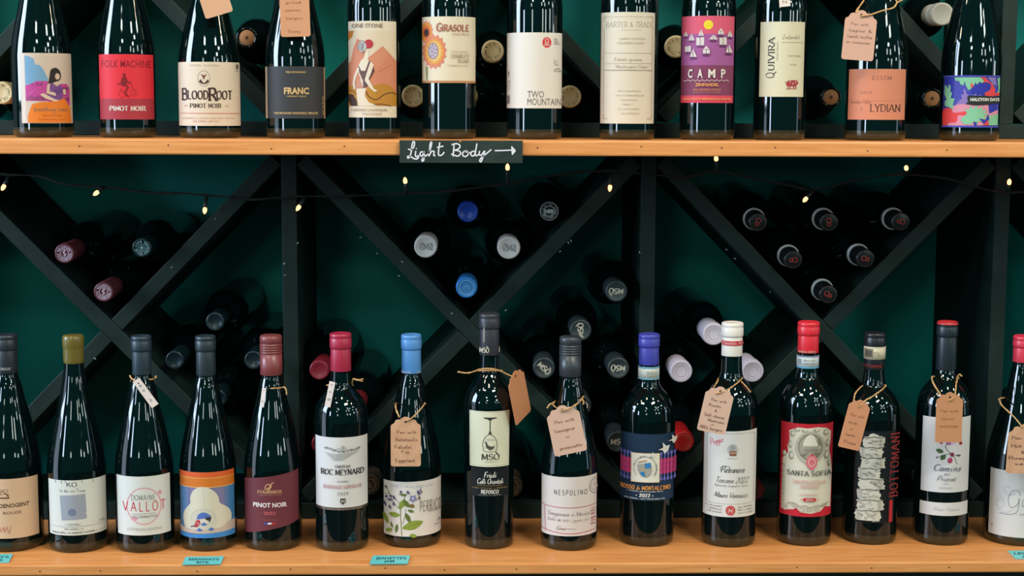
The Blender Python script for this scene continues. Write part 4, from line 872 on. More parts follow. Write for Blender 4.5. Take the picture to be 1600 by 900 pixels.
b = up(1218, 222, 80, 'square', .300, 'bottle with sideways lettering and small red pig on cream label', 'foil', (60, 40, 40))
a = b.label(1187.5, 34, 1256, 151.5, (230, 222, 188)); k = (70, 60, 62)
a.text('Q', 1210.5, 1219, 122, 13, k, 'serif', thick=.16, thin=.07, rot=R_(90)); a.text('UIVIRA', 1210, 1261, 110.5, 9.6, k, 'serif', thick=.19, thin=.08, rot=R_(90)); a.text('VINEYARDS', 1216, 1246, 96, 2.8, (150, 134, 120), rot=R_(90))
a.text('Zinfandel', 1221.5, 1248, 61, 6, (150, 140, 112), 'script', slant=.2); a.line([(1221, 66.5), (1255, 66.5)], .6, (160, 150, 122)); a.text('DRY CREEK', 1231, 1251, 89, 2.6, (160, 150, 122)); a.text('2020', 1234, 1244, 102.6, 2.6, (180, 170, 142)); rd = (176, 62, 70)
a.poly([(1230, 129), (1233, 126), (1242, 125.5), (1245, 127), (1248, 130), (1245.5, 133), (1243, 135), (1232, 135), (1229.5, 133)], rd, True)
for x in (1231.5, 1234.5, 1240, 1243.4): a.rect(x, 134, x + 1.5, 138.6, rd)
a.line([(1229.5, 129), (1228, 128), (1229, 131)], .7, rd); a.poly([(1243.5, 126.6), (1246, 124.8), (1246, 128)], rd); a.line([(1229, 139), (1245, 139)], .7, rd)
for x, y in ((1235, 128), (1239, 131), (1243, 129)): a.ell(x, y, 1, 1.3, (226, 206, 180), 8)
a.done('cream label')

b = up(1368.5, 222, 93, 'sloping', .302, 'bottle with plain terracotta label under a large kraft tag', 'foil', (40, 30, 30))
a = b.label(1326, 108, 1414, 187.5, (224, 142, 108)); k = (126, 74, 58)
a.text('G|S|M', 1362, 1392, 125, 6, k, 'serif', thick=.15, thin=.08, gap=.35); a.text('2020', 1344, 1362, 147, 4, (150, 96, 76), 'script', gap=.3); a.text('Columbia Valley', 1327, 1361, 162, 6.4, (180, 112, 88), 'script', slant=.3, gap=.03); a.line([(1356, 158), (1408, 158)], .5, (196, 122, 96)); a.text('LYDIAN', 1360.5, 1407, 174.6, 11, (74, 46, 42), 'serif', thick=.15, thin=.05, gap=.1); a.scribble(1338, 1350, 173, 4, (190, 128, 104), 3); a.done('terracotta label')

b = up(1515.5, 222, 91, 'sloping', .300, 'bottle with blue, green and red leaf cutouts on its label', 'foil', (30, 36, 60))
a = b.label(1474, 118, 1560, 199.5, (74, 78, 182)); bu, gr, rd, pk, lv = (44, 54, 168), (134, 202, 160), (232, 70, 72), (226, 150, 172), (142, 122, 190)
a.rect(1475, 120, 1490, 170, bu); a.poly([(1489, 170), (1500, 156), (1506, 138), (1513, 150), (1518, 152), (1540, 150), (1540, 156), (1515, 172)], lv)
for x, y in ((1503, 144), (1510, 144), (1516, 143), (1500, 152), (1522, 147), (1530, 148)): a.rect(x, y, x + 2.6, y + 3, lv if x > 1516 else bu)
a.poly([(1490, 166), (1500, 163), (1545, 164), (1545, 196), (1482, 197)], pk); a.poly([(1538, 176), (1559, 172), (1559, 196), (1540, 196)], pk); a.poly([(1544, 164), (1556, 162), (1557, 172), (1546, 178)], bu)
a.poly([(1475, 172), (1487, 170), (1490, 176), (1500, 176), (1508, 174.5), (1511, 178), (1507, 181), (1498, 181), (1496, 191), (1484, 193), (1480, 197), (1475, 197)], rd, True)
a.poly([(1476, 133), (1479, 134), (1482, 139), (1482, 132), (1485, 134), (1485, 145), (1488, 144), (1486, 154), (1492, 154), (1490, 162), (1490, 171), (1484, 168), (1477, 166), (1477, 158), (1480, 156), (1476, 148)], gr)
a.poly([(1490, 121), (1530, 121), (1536, 126), (1534, 130), (1528, 128), (1526, 134), (1523, 129), (1520, 135), (1515, 140), (1512, 141), (1508, 133), (1506, 127), (1505, 134), (1500, 132), (1497, 126), (1493, 127)], gr)
a.poly([(1528, 120), (1536, 120), (1542, 126), (1549, 132), (1553, 140), (1552, 150), (1540, 150), (1538, 146), (1545, 141), (1546, 133), (1540, 129), (1534, 129), (1536, 125)], rd, True); a.poly([(1516, 128), (1521, 136), (1516, 137)], rd); a.poly([(1517, 145), (1522, 134), (1530, 131), (1540, 129), (1546, 132), (1546, 138), (1538, 143), (1536, 149), (1525, 146)], bu, True)
a.poly([(1541, 121), (1553, 121), (1555, 134), (1549, 132)], lv); a.poly([(1556, 122), (1560, 121), (1560, 150), (1555, 148), (1558, 140)], gr); a.poly([(1553, 146), (1560, 144), (1560, 149), (1553, 150)], rd)
P = []
for i in range(22):
    t = -2.7 + i * .24; q = 1.0 if i % 2 else .62; P.append((1524 + 22 * q * math.cos(t), 180 + 16 * q * math.sin(t)))
a.poly(P, gr); a.poly([(1503, 186), (1520, 174), (1530, 178), (1520, 192), (1508, 194)], gr, True); a.poly([(1545, 182), (1559, 178), (1559, 196), (1546, 196)], gr)
a.poly([(1522, 190), (1528, 192), (1526, 196.5), (1523, 196)], bu); a.poly([(1530, 185), (1540, 188), (1544, 178), (1546, 186), (1538, 194)], bu); a.poly([(1536, 196), (1544, 188), (1545, 196)], rd)
a.poly([(1509, 163), (1513, 159), (1511, 152), (1514, 149.5), (1560, 151), (1560, 161), (1540, 164), (1524, 165)], (38, 44, 44)); a.text('HALCYON DAYS', 1516, 1560, 158, 4.6, (232, 230, 218), bold=.045, gap=.2)
a.rect(1474, 118, 1560, 120.4, (76, 80, 184)); a.rect(1474, 197, 1560, 199.5, (76, 80, 184)); a.done('cutout label')
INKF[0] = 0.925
# ================================================================== bottles lying in the racks
RB = 0.0345                                            # body radius
def end_art(mb, H, rc, kind):
    a = Art(mb, lambda x, y: (x * rc, y * rc), lambda u, v, h: Vector((u, -v, H + h)), gap=.00008, base=-.0004)
    def ringtext(r, n, c, wd=.09, hh=.2, seed=1):
        rr = random.Random(seed); q = []
        for i in range(n):
            if rr.random() < .18: continue
            t = 2 * math.pi * i / n; d = Vector((math.cos(t), math.sin(t))); e = Vector((-d.y, d.x))
            q += ribbon([d * (r - hh / 2) + e * rr.uniform(-.05, .05), d * (r + hh / 2)], lambda _: wd)
            if rr.random() < .6: q += ribbon([d * (r + rr.choice((-.5, 0, .5)) * hh) - e * .07, d * (r + rr.choice((-.5, .5)) * hh) + e * .07], lambda _: wd * .8)
        a.quads(q, c)
    if kind == 'maroon':
        c = (206, 176, 190); a.ring(0, 0, .82, .82, .09, c); a.ring(0, 0, .44, .44, .06, c); ringtext(.6, 20, c); a.line([(-.12, .25), (.08, .1), (-.08, -.1), (.1, -.25), (-.02, -.3)], .14, c)
    elif kind == 'teal':
        c = (132, 176, 178); a.ring(0, 0, .86, .86, .09, c); ringtext(.62, 18, c, .12, .26, 3); a.ell(0, 0, .16, .16, c); a.ring(0, 0, .36, .36, .06, c)
    elif kind == 'slate': a.ring(0, 0, .98, .98, .07, (36, 62, 66))
    elif kind == 'crimson': a.ring(0, 0, .72, .72, .06, (150, 50, 60)); a.ring(0, 0, .3, .3, .05, (150, 50, 60))
    elif kind == 'white':
        c = (140, 138, 140); a.line([(-.5, .1), (-.42, -.25), (-.2, -.3), (-.3, .0), (-.45, .2)], .05, c); a.line([(-.15, .3), (-.1, -.2), (.05, .2), (.16, -.25), (.25, .3)], .06, c); a.line([(.35, -.3), (.55, -.1), (.4, .1), (.58, .3), (.35, .25)], .05, c); a.ring(-.3, 0, .2, .3, .04, c, 14); a.ring(.45, 0, .16, .3, .04, c, 14)
    elif kind == 'blue': a.ring(0, 0, .7, .7, .04, (34, 84, 180))
    elif kind == 'sky':
        a.ring(0, 0, .72, .72, .1, (120, 180, 220)); a.ell(0, 0, .5, .5, (70, 140, 200)); a.line([(-.3, .1), (0, -.2), (.25, .1)], .08, (110, 170, 214))
    elif kind == 'ringed':
        c = (196, 200, 202); a.ring(0, 0, .98, .98, .12, c, 36); a.ring(0, 0, .58, .58, .06, c); ringtext(.74, 20, c, .07, .16, 5); a.text('NEB', -.46, .46, .16, .34, c, bold=.05)
    elif kind == 'mso': a.text('MSÒ', -.62, .66, .24, .5, (214, 206, 184), 'serif', thick=.24, thin=.12)
    elif kind == 'eight':
        c = (178, 60, 52); a.ring(-.1, .2, .24, .24, .1, c, 18); a.ring(.08, -.18, .32, .32, .1, c, 18); a.ring(0, 0, .92, .92, .04, (90, 74, 66))
    elif kind == 'pale': a.ring(0, 0, .74, .74, .05, (196, 176, 190)); a.ring(0, 0, .5, .5, .04, (190, 178, 186))
    elif kind == 'scarlet': a.ring(0, 0, .76, .76, .06, (236, 110, 90)); ringtext(.55, 14, (224, 96, 80), .07, .14, 7)
    elif kind == 'gold':
        c = (168, 140, 92); a.ring(0, 0, .95, .95, .06, c); a.ring(0, 0, .6, .6, .06, c); ringtext(.78, 20, c, .06, .16, 8); a.poly([(-.25, .3), (0, -.35), (.3, .2), (.1, .35)], (120, 104, 76))
    elif kind == 'cream':
        c = (150, 132, 92); ringtext(.66, 22, c, .07, .16, 9); a.ring(0, 0, .9, .9, .04, (206, 186, 142)); a.ring(0, 0, .48, .48, .03, (206, 186, 142))
    elif kind == 'cork': a.line([(-.25, .1), (.25, -.05)], .1, (60, 36, 22)); a.line([(-.1, .25), (.1, -.25)], .1, (60, 36, 22)); a.line([(-.2, -.2), (.2, .22)], .08, (60, 36, 22))

KIND = {  # capsule radius, colour, roughness, capsule style, colour below, height of that colour
 'maroon': (.0150, (96, 44, 52), .35), 'teal': (.0145, (12, 36, 40), .3), 'slate': (.0135, (14, 32, 37), .3), 'crimson': (.0150, (120, 26, 40), .35),
 'white': (.0172, (206, 200, 196), .5), 'blue': (.0155, (16, 62, 164), .3), 'sky': (.0160, (48, 128, 204), .32), 'ringed': (.0140, (10, 18, 22), .3),
 'mso': (.0165, (44, 54, 56), .4), 'eight': (.0150, (22, 24, 26), .3), 'pale': (.0172, (206, 196, 206), .5), 'scarlet': (.0165, (204, 34, 40), .35),
 'gold': (.0160, (56, 52, 46), .4), 'cream': (.0165, (222, 200, 152), .5), 'cork': (.0112, (186, 132, 86), .7), 'ivory': (.0170, (190, 186, 172), .5), 'dusk': (.0145, (20, 24, 28), .35)}
_lm = {}
def lying_meshes(kind):
    if kind in _lm: return _lm[kind]
    rc, c, ro = KIND[kind]; H = .298
    prof = glass_profile(RB, H, 'square', .80, rc * .9 if kind != 'cork' else .0138)
    body = glass_mesh('bottle_body', prof).mesh('bottle_body')
    mb = MB(); cap = None; cm = mat('capsule', c, ro)
    if kind == 'cork':
        g = MB(); pr = [p for p in prof if p[1] < .96 * H] + [(.0150, .962 * H), (.0155, .975 * H), (.0150, H), (.0118, H), (.0112, H - .003), (0, H - .003)]
        g.lathe(pr, GLASS, m_of=lambda z: GLASSB if z < .0115 else GLASS); body = g.mesh('bottle_body')
        mb.lathe([(.0110, H - .006), (.0112, H - .0008), (.0104, H), (0, H)], cm, n=32)
        end_art(mb, H + .0006, rc, kind)
    else:
        if kind == 'eight': mb.lathe([(.0142, .80 * H), (.0144, H - .047), (.0146, H - .0465), (.0165, H - .046), (.0168, H - .0385), (.0146, H - .0375), (.0140, H - .036), (.0140, H - .002), (.0130, H - .0004), (.0118, H), (0, H)], cm, n=40, m_of=lambda z: mat('capsule', (196, 200, 196), .5) if H - .0467 < z < H - .0380 else cm)
        else: capsule_into(mb, .80 * H, H, rc, 'foil', cm)
        if kind == 'eight':
            pass
        end_art(mb, H + (.0006 if kind == 'eight' else 0), rc * (.88 if kind == 'eight' else 1), kind)
    _lm[kind] = (body, mb.mesh('capsule'))
    return _lm[kind]

def segdist(p, A, B):
    d = B - A; t = max(0, min(1, (p - A).dot(d) / d.dot(d))); q = A + d * t
    return (p - q), (p - q).length
def place(lst, segs, zfloor, group):
    caps = [at(x, y, YCAP) for x, y, *_ in lst]
    P = [Vector((c.x, c.z)) for c in caps]; B = [p.copy() for p in P]
    S = [(Vector((a.x, a.z)), Vector((b.x, b.z))) for a, b in segs]
    S += [(Vector((x, zfloor)), Vector((x, zfloor + 2))) for x in XS]
    T = .0225 / 2
    for it in range(400):
        for i in range(len(B)):
            for lam in (.44, 1.0):
                q = P[i].lerp(B[i], lam)
                for a, b in S:
                    v, d = segdist(q, a, b)
                    side, _ = segdist(P[i], a, b)
                    if side.dot(v) < 0: v = -v; d = -d
                    need = RB + T + .0012 - d
                    if need > 0 and abs(d) < .2: B[i] += v.normalized() * need * .6 / lam
                if q.y - zfloor < RB + .001: B[i].y += (zfloor + RB + .001 - q.y) * .6 / lam
                for j in range(len(B)):
                    if j == i: continue
                    v = q - P[j].lerp(B[j], lam); need = 2 * RB + .0008 - v.length
                    if need > 0 and v.length > 1e-6: B[i] += v.normalized() * need * .35 / lam
    for (x, y, kind, label, *rot), c, q in zip(lst, caps, B):
        body, cap = lying_meshes(kind)
        if (q - Vector((c.x, c.z))).length > .012: print('TILT', kind, x, y, round((q.x - c.x) * 1000), round((q.y - c.z) * 1000))
        base = Vector((q.x, c.y + .296, q.y)); ax = (Vector((c.x, c.y, c.z)) - base).normalized()
        r = empty('wine_bottle', base, label, 'wine bottle', group)
        Q = Vector((0, 0, 1)).rotation_difference(ax)
        # art is drawn with its top towards +y of the bottle: bring that upright, then spin
        r.rotation_mode = 'QUATERNION'
        r.rotation_quaternion = Q @ Matrix.Rotation(R_(rot[0] if rot else 0), 4, 'Z').to_quaternion()
        put('bottle_body', body, r)
        put('cork' if kind == 'cork' else 'capsule', cap, r)

LY = 'dark bottle lying in the '
LOW = [
 (101, 396, 'maroon', LY + 'left V bin, left of its two maroon sealed ends', 10), (222, 387, 'teal', LY + 'left V bin, dark end with pale teal lettered seal', 0), (162, 456, 'maroon', LY + 'bottom of the left V bin, lower maroon sealed end', 0),
 (336, 502, 'slate', LY + 'rack, topmost slate end above the grey foil standing bottle'), (273, 562, 'slate', LY + 'rack, slate end left of the grey foil standing bottle'), (396, 562, 'slate', LY + 'rack, slate end half behind the maroon screw cap'), (340, 622, 'slate', LY + 'rack, hidden low behind the cloud painting bottle'),
 (499, 578, 'crimson', LY + 'rack, wine red end left of the crimson foil bottle'), (556, 636, 'crimson', LY + 'rack, red end behind the shoulder of the crimson foil bottle'), (502, 694, 'crimson', LY + 'rack, red edge showing left of the chateau label'),
 (577, 757, 'gold', LY + 'rack, gold ringed end right of the chateau label'), (800, 760, 'gold', LY + 'rack, gold ringed end right of the tallest bottle'),
 (665, 385, 'white', LY + 'middle V bin, left one of the two white ends'), (795, 387, 'white', LY + 'middle V bin, right one of the two white ends'), (731, 331, 'blue', LY + 'middle V bin, deep blue end at the top'), (729, 449, 'sky', LY + 'middle V bin, light blue end at the bottom'), (858, 330, 'ringed', LY + 'middle V bin, black end with white printed ring'),
 (963, 455, 'mso', LY + 'rack, topmost of the grey lettered ends beside the divider', 175), (907, 516, 'mso', LY + 'rack, grey lettered end touching the dark screw cap', 90), (966, 575, 'mso', LY + 'rack, grey lettered end left of the violet blue foil', 175), (850, 575, 'mso', LY + 'rack, grey lettered end right of the tallest bottle', -45), (965, 690, 'mso', LY + 'rack, grey lettered end partly behind the navy label', 0), (907, 634, 'mso', LY + 'rack, grey end behind the kraft tag of the ruled label'),
 (1115, 522, 'pale', LY + 'rack, pale lilac end behind the white foil, upper one'), (1064, 580, 'pale', LY + 'rack, pale lilac end left of the white foil'), (1176, 580, 'pale', LY + 'rack, pale lilac end right of the white foil'), (1068, 690, 'scarlet', LY + 'rack, scarlet end right of the navy label'), (1180, 766, 'crimson', LY + 'rack, dull red end right of the crested white label'),
 (1184, 347, 'eight', LY + 'right V bin, left end of its top row of three', 0), (1295, 347, 'eight', LY + 'right V bin, middle of its top row of three', 30), (1407, 346, 'eight', LY + 'right V bin, right end of its top row of three', -70), (1239, 406, 'eight', LY + 'right V bin, left one of its row of two', -60), (1352, 404, 'eight', LY + 'right V bin, right one of its row of two', 100), (1294, 460, 'eight', LY + 'bottom of the right V bin, alone in its row', 80),
 (1438, 742, 'dusk', LY + 'rack, shoulder gleaming between the carving and raspberry labels'), (1344, 716, 'dusk', LY + 'rack, behind the bottle with the stone carving label'),
]
place(LOW, SEG_L, ZL + .0032, 'bottles lying in the lower rack')
UPP = [
 (3, 145, 'cream', LY + 'upper rack, cream end at the left edge of the photo'), (386, 59, 'cork', LY + 'upper rack, bare cork beside the cream rooted label', 0), (645, 150, 'cream', LY + 'upper rack, cream end left of the sunflower bottle'), (729, 150, 'cream', LY + 'upper rack, cream end mostly behind the sunflower bottle'), (770, 80, 'cream', LY + 'upper rack, cream end above, between sunflower and white labels'), (891, 151, 'cream', LY + 'upper rack, cream end right of the plain white label'), (811, 150, 'cream', LY + 'upper rack, cream end hidden behind the plain white label'),
 (1056, 73, 'cream', LY + 'upper rack, white end left of the sailboat label'), (1298, 152, 'cork', LY + 'upper rack, cork end left of the terracotta label', 40), (1456, 154, 'cork', LY + 'upper rack, cork end left of the leaf cutout label', 70), (1472, 22, 'ivory', LY + 'upper rack, plain white end near the top right')]
place(UPP, SEG_U, ZU + .0032, 'bottles lying in the upper rack')

# small flat pale specks set on the front faces of the boards
mb = MB(); CH2 = mat('pale_speck', (190, 196, 186), .7); rq = random.Random(3)
for x, y in ((563, 371), (589, 396), (628, 409), (623, 431), (706, 490), (888, 379), (892, 376), (875, 393), (790, 485), (1203, 456), (1135, 390), (1148, 404), (444, 412), (445, 430), (465, 380), (148, 560), (999, 394), (336, 342), (268, 418)):
    c = at(x, y, YR + .0003); d = Vector((rq.uniform(.3, 1), 0, rq.uniform(-1, 1))).normalized(); n = Vector((-d.z, 0, d.x)); L, B_ = rq.uniform(.0012, .0028), rq.uniform(.0006, .001)
    mb.prism([c + d * L, c + n * B_, c - d * L * .8, c - n * B_ * .7], (0, -.0004, 0), CH2)
mb.build('pale_specks', rack)

# ================================================================== string lights
fl = empty('string_lights', at(480, 305, YR - .02), 'black wire of small warm fairy bulbs strung under the upper shelf', 'string lights')
def local(p): return Vector(p) - fl.location
WIRE = mat('black_wire', (14, 26, 26), .5); SOCK = mat('dark_socket', (34, 48, 48), .4)
GLOW = mat('lit_bulb', (255, 170, 100), .3, emit=7.0)
YW = YR - .012
wp = [(-30, 268), (12, 272), (60, 276), (100, 288), (150, 291), (165, 292), (200, 298), (240, 301), (290, 302), (322, 306), (360, 308), (395, 311), (441, 309), (476, 307), (520, 306), (580, 305), (634, 303), (700, 298), (750, 292), (793, 288), (850, 276), (910, 268), (955, 268), (1010, 272), (1070, 276), (1119, 268), (1180, 280), (1240, 290), (1272, 296), (1330, 284), (1380, 274), (1416, 272), (1480, 280), (1540, 296), (1577, 300), (1640, 296)]
mb = MB(); mb.tube([local(at(x, y, YW)) for x, y in wp], .0016, WIRE, n=6, wob=.3)
mb.tube([local(at(x, y + 2.2 * math.sin(i * 1.9), YW - .0025)) for i, (x, y) in enumerate(wp)], .0011, WIRE, n=6, wob=.3); mb.build('wire', fl)
for x, y, bx, by in ((5, 293, 14, 277), (150, 302, 163, 292), (320, 329, 322, 308), (466, 325, 477, 308), (633, 282, 635, 303), (793, 261, 793, 287), (953, 294, 955, 270), (1119, 247, 1120, 268), (1258, 312, 1271, 297), (1416, 262, 1417, 272), (1577, 284, 1576, 299)):
    yb = YW - .008 if y > 255 else -.004
    A, Bq = at(bx, by, YW - .002), at(x, y, YW - .014)
    d = (Bq - A); L = d.length; d.normalize()
    ss = MB(); ss.tube([local(A), local(A + d * max(L - .004, .002))], .0028, SOCK, n=10, smooth=False); so = ss.build('socket', fl)
    gb = MB(); M = Matrix.Translation(local(Bq - d * .004)) @ Vector((0, 0, 1)).rotation_difference(d).to_matrix().to_4x4()
    gb.lathe([(0, -.001), (.0022, -.001), (.0029, .001), (.0030, .004), (.0024, .0065), (.0010, .0090), (0, .0098)], GLOW, n=14, axis=M); gb.build('bulb', so)

# ================================================================== chalkboard sign on the upper shelf
A = at(624.5, 219, -.002); Bq = at(816.5, 255, -.002)
sg = empty('chalkboard_sign', ((A.x + Bq.x) / 2, -.0054, (A.z + Bq.z) / 2), 'small chalkboard reading Light Body with an arrow, on the upper shelf edge', 'sign')
mb = MB(); hw, hh = (Bq.x - A.x) / 2, (A.z - Bq.z) / 2
mb.box(-hw, hw, -.002, .0040, -hh, hh, noise_mat('chalkboard', (34, 46, 42), (44, 56, 50), 40, .7, .2), .0006); mb.build('board', sg)
mb = MB(); yf = -.0074
def sgp(px, py): p = at(px, py, yf); return (p.x - sg.location.x, p.z - sg.location.z)
a = Art(mb, sgp, lambda u, v, h: Vector((u, -.002 - h, v)), base=.0002)
CH = mat('chalk', (214, 210, 216), .9)
def zs(pts, wd=2.1): a.line([(600 + x / 6.957, 210 + y / 6.957) for x, y in pts], wd, CH)
zs([(262, 158), (290, 165), (322, 140), (332, 92), (318, 78), (304, 120), (296, 190), (282, 240), (262, 258), (258, 240), (285, 238), (330, 265), (362, 264), (380, 240)]); zs([(346, 180), (341, 228), (355, 243), (376, 228)]); zs([(350, 150), (354, 158)])
zs([(432, 195), (405, 190), (390, 220), (410, 236), (430, 205), (436, 190), (436, 245), (430, 285), (415, 290), (416, 268), (450, 235), (490, 212)]); zs([(490, 212), (518, 105), (512, 82), (500, 115), (490, 240)]); zs([(492, 228), (518, 185), (545, 188), (540, 225), (560, 232)])
zs([(606, 88), (592, 190), (597, 225), (625, 226), (656, 193)]); zs([(576, 142), (646, 127)])
zs([(762, 108), (752, 240)]); zs([(734, 112), (790, 100), (826, 122), (812, 155), (766, 172)]); zs([(766, 172), (820, 182), (830, 212), (798, 236), (730, 212)])
zs([(882, 180), (855, 200), (860, 232), (890, 240), (916, 213), (905, 185), (880, 180), (905, 196), (944, 200)]); zs([(986, 184), (955, 188), (944, 218), (965, 236), (990, 205), (1010, 98)]); zs([(1008, 110), (992, 212), (1008, 232), (1030, 215)])
zs([(1040, 180), (1034, 214), (1055, 226), (1090, 182)]); zs([(1096, 178), (1075, 250), (1055, 297), (1040, 284), (1062, 250), (1110, 212), (1166, 164)]); zs([(1205, 177), (1300, 175), (1390, 171)]); 
q = [(1385, 130), (1429, 176), (1394, 221)]; a.poly([(600 + x / 6.957, 210 + y / 6.957) for x, y in q], CH); zs([(1385, 130), (1429, 176)], 1.6); zs([(1429, 176), (1394, 221)], 1.6); zs([(1386, 131), (1394, 221)], 1.4)
tag(mb.build('lettering', sg), 'white chalk lettering and arrow')
mb = MB(); p = sgp(719.5, 221.5); mb.lathe([(0, 0), (.0014, 0), (.0009, .0008), (0, .001)], mat('brass_pin', (210, 170, 100), .3, .8), n=10, axis=Matrix.Translation((p[0], -.0021, p[1])) @ Matrix.Rotation(R_(90), 4, 'X')); mb.build('pin', sg)

# ================================================================== turquoise shelf stickers
TEAL = mat('turquoise_card', (104, 196, 196), .35)
def sticker(c4, lines, label):
    P = [at_z(x, y, ZL) for x, y in c4]; c = sum(P, Vector()) / 4
    mb = MB(); mb.prism([Vector((p.x - c.x, p.y - c.y, .0003)) for p in P], (0, 0, .0012), TEAL)
    def pre(x, y):
        p = at_z(x, y, ZL + .0015); return (p.x - c.x, p.y - c.y)
    a = Art(mb, pre, lambda u, v, h: Vector((u, v, .0015 + h)), base=.0001)
    for t, x0, x1, y, h in lines: a.text(t, x0, x1, y, h, (22, 92, 96), bold=.03)
    tag(mb.build('shelf_label'), label, 'label', 'turquoise labels on the lower shelf'); bpy.data.objects[mb_name()].location = (c.x, c.y, ZL)
def mb_name(): return [o.name for o in COL.objects if o.name.startswith('shelf_label')][-1]
sticker([(290, 871.5), (350, 870.5), (345, 882.3), (285, 883)], [("BERNWAY'S", 295, 342, 875.6, 3.2), ('BITE', 307, 326, 880.2, 3)], 'turquoise label on the lower shelf before the cloud painting bottle')
sticker([(582.5, 869.5), (641, 869.3), (637, 881.6), (577.5, 882)], [("JEANETTE'S", 587, 635, 873.8, 3.2), ('JAM', 600, 616, 878.4, 3)], 'turquoise label on the lower shelf before the plant drawing bottle')
sticker([(-38, 868), (20, 867), (14, 879.5), (-43, 880.5)], [("HENRY'S", -30, 14, 872, 3.2), ('HUE', -18, 4, 876.6, 3)], 'turquoise label cut by the left edge of the lower shelf')
sticker([(1575, 862), (1634, 861.5), (1645, 873), (1587, 874.2)], [("LEWIS'S", 1584, 1628, 866.4, 3.2), ('LUCK', 1598, 1620, 871, 3)], 'turquoise label cut by the right edge of the lower shelf')

# ================================================================== hanging tags
WHITE_CARD = mat('white_card', (220, 202, 192), .7)
def tube_px(mb, org, pts, r=.0011):
    mb.tube([at(x, y, Y) - org for x, y, Y in pts], r, TWINE, n=7, wob=.25)
def hang(label, cx, cy, wpx, hpx, ang, Y, strings, lines=(), plain=False, col=None, ink_c=(150, 104, 82), group='kraft tags hung on the bottles', yaw=0.0, tilt=0.0, fill=()):
    """tag centred on a photo pixel in the plane y = Y, turned by ang; strings: lists of (px, py, y)"""
    c = at(cx, cy, Y); s = (at(cx + 1, cy, Y) - c).length
    t = empty('hang_tag', c, label, 'tag', group)
    w2, h2 = wpx * s / 2, hpx * s / 2
    if plain: out = [(-w2, -h2), (w2, -h2), (w2, h2), (-w2, h2)]
    else:
        r = .16 * w2
        def arc(x, y, rx, ry, a0, a1, n=6): return [(x + rx * math.cos(R_(a0 + (a1 - a0) * i / n)), y + ry * math.sin(R_(a0 + (a1 - a0) * i / n))) for i in range(n + 1)]
        sh = h2 - .46 * w2
        out = arc(-w2 + r, -h2 + r, r, r, 180, 270) + arc(w2 - r, -h2 + r, r, r, 270, 360) + arc(w2 - .24 * w2, sh - .22 * w2, .24 * w2, .22 * w2, 0, 80) + arc(.46 * w2, sh + .12 * w2, .26 * w2, .16 * w2, 0, 75, 4) + arc(0, h2 - .30 * w2, .36 * w2, .30 * w2, 20, 160, 8) + arc(-.46 * w2, sh + .12 * w2, .26 * w2, .16 * w2, 105, 180, 4) + arc(-w2 + .24 * w2, sh - .22 * w2, .24 * w2, .22 * w2, 100, 180)
    M = Matrix.Rotation(R_(yaw), 3, 'Z') @ Matrix.Rotation(R_(tilt), 3, 'X') @ Matrix.Rotation(R_(ang), 3, 'Y')
    mb = MB(); mt = col or KRAFT
    mb.prism([M @ Vector((x, -.0003, y)) for x, y in out], M @ Vector((0, .0006, 0)), mt)
    a = Art(mb, lambda x, y: (x * w2, y * h2), lambda u, v, h: M @ Vector((u, -.0003 - h, v)), base=.0001)
    hy = .80 if not plain else .74
    hole = mat('tag_hole', (44, 26, 18), .9); a.ell(0, hy, .085 if not plain else .2, .085 * wpx / hpx if not plain else .2 * wpx / hpx, hole, 12)
    for tx, x0, x1, y, h, *f in lines: a.text(tx, x0, x1, y, h, ink_c, f[0] if f else 'script', thick=.15, thin=.1, gap=.06, up=1, rot=R_(f[1]) if len(f) > 1 else 0)
    mb.build('card', t)
    mb = MB()
    for st in strings: tube_px(mb, c, st)
    mb.build('twine', t)
    return t

# lower row: small white price strips
def loop(cx, Y, r_px, y, dy=0, back=True):
    """twine once round a neck: px centre, depth of the axis, radius in px, row"""
    s = r_px * (Y - CAM.y) / F; out = []
    for k in range(-8, 9):
        t = math.pi * k / 8.5; out.append((cx + r_px * math.sin(t), y + dy * math.sin(t) , Y - s * math.cos(t)))
    return out
YL = 0.10
hang('white strip tag with green digits on the pink wine ring bottle', 227.5, 614, 12.5, 51, -35, .064, [loop(222.5, YL, 18, 594, -1.5), [(206, 592, YL - .008), (203, 587, YL - .016), (205, 591, YL - .020), (211, 595, YL - .030)], [(241, 592, YL - .008), (243.5, 588, YL - .012), (243, 591, YL - .014)]],
     [('8', -.3, .3, .46, .16, 'sans', 0), ('0', -.34, .34, .12, .16, 'sans', 0), ('2', -.34, .3, -.62, .16, 'sans', 0)], True, WHITE_CARD, (84, 120, 122), 'white strip tags on the bottles')
hang('white strip tag beside the maroon screw cap', 411, 621, 7, 31, 9, .066, [loop(424, YL, 17.5, 607, -1), [(440, 606, YL - .01), (444, 605, YL - .016), (447, 609, YL - .018), (448, 617, YL - .018)]], [('201', -.5, .5, -.5, .18, 'sans')], True, WHITE_CARD, (120, 120, 124), 'white strip tags on the bottles', yaw=-20)
hang('white strip tag below the crimson foil', 515.5, 616, 9.5, 41, 12, .058, [loop(531, YL, 20, 602, 0), [(550, 601, YL - .01), (552, 592, YL - .016), (558, 594, YL - .018), (568, 592, YL - .018)], [(557, 593, YL - .018), (567, 596, YL - .018)]], [('0', -.4, .4, .1, .16, 'sans'), ('68', -.5, .5, -.5, .2, 'sans')], True, WHITE_CARD, (104, 130, 128), 'white strip tags on the bottles', yaw=-10)
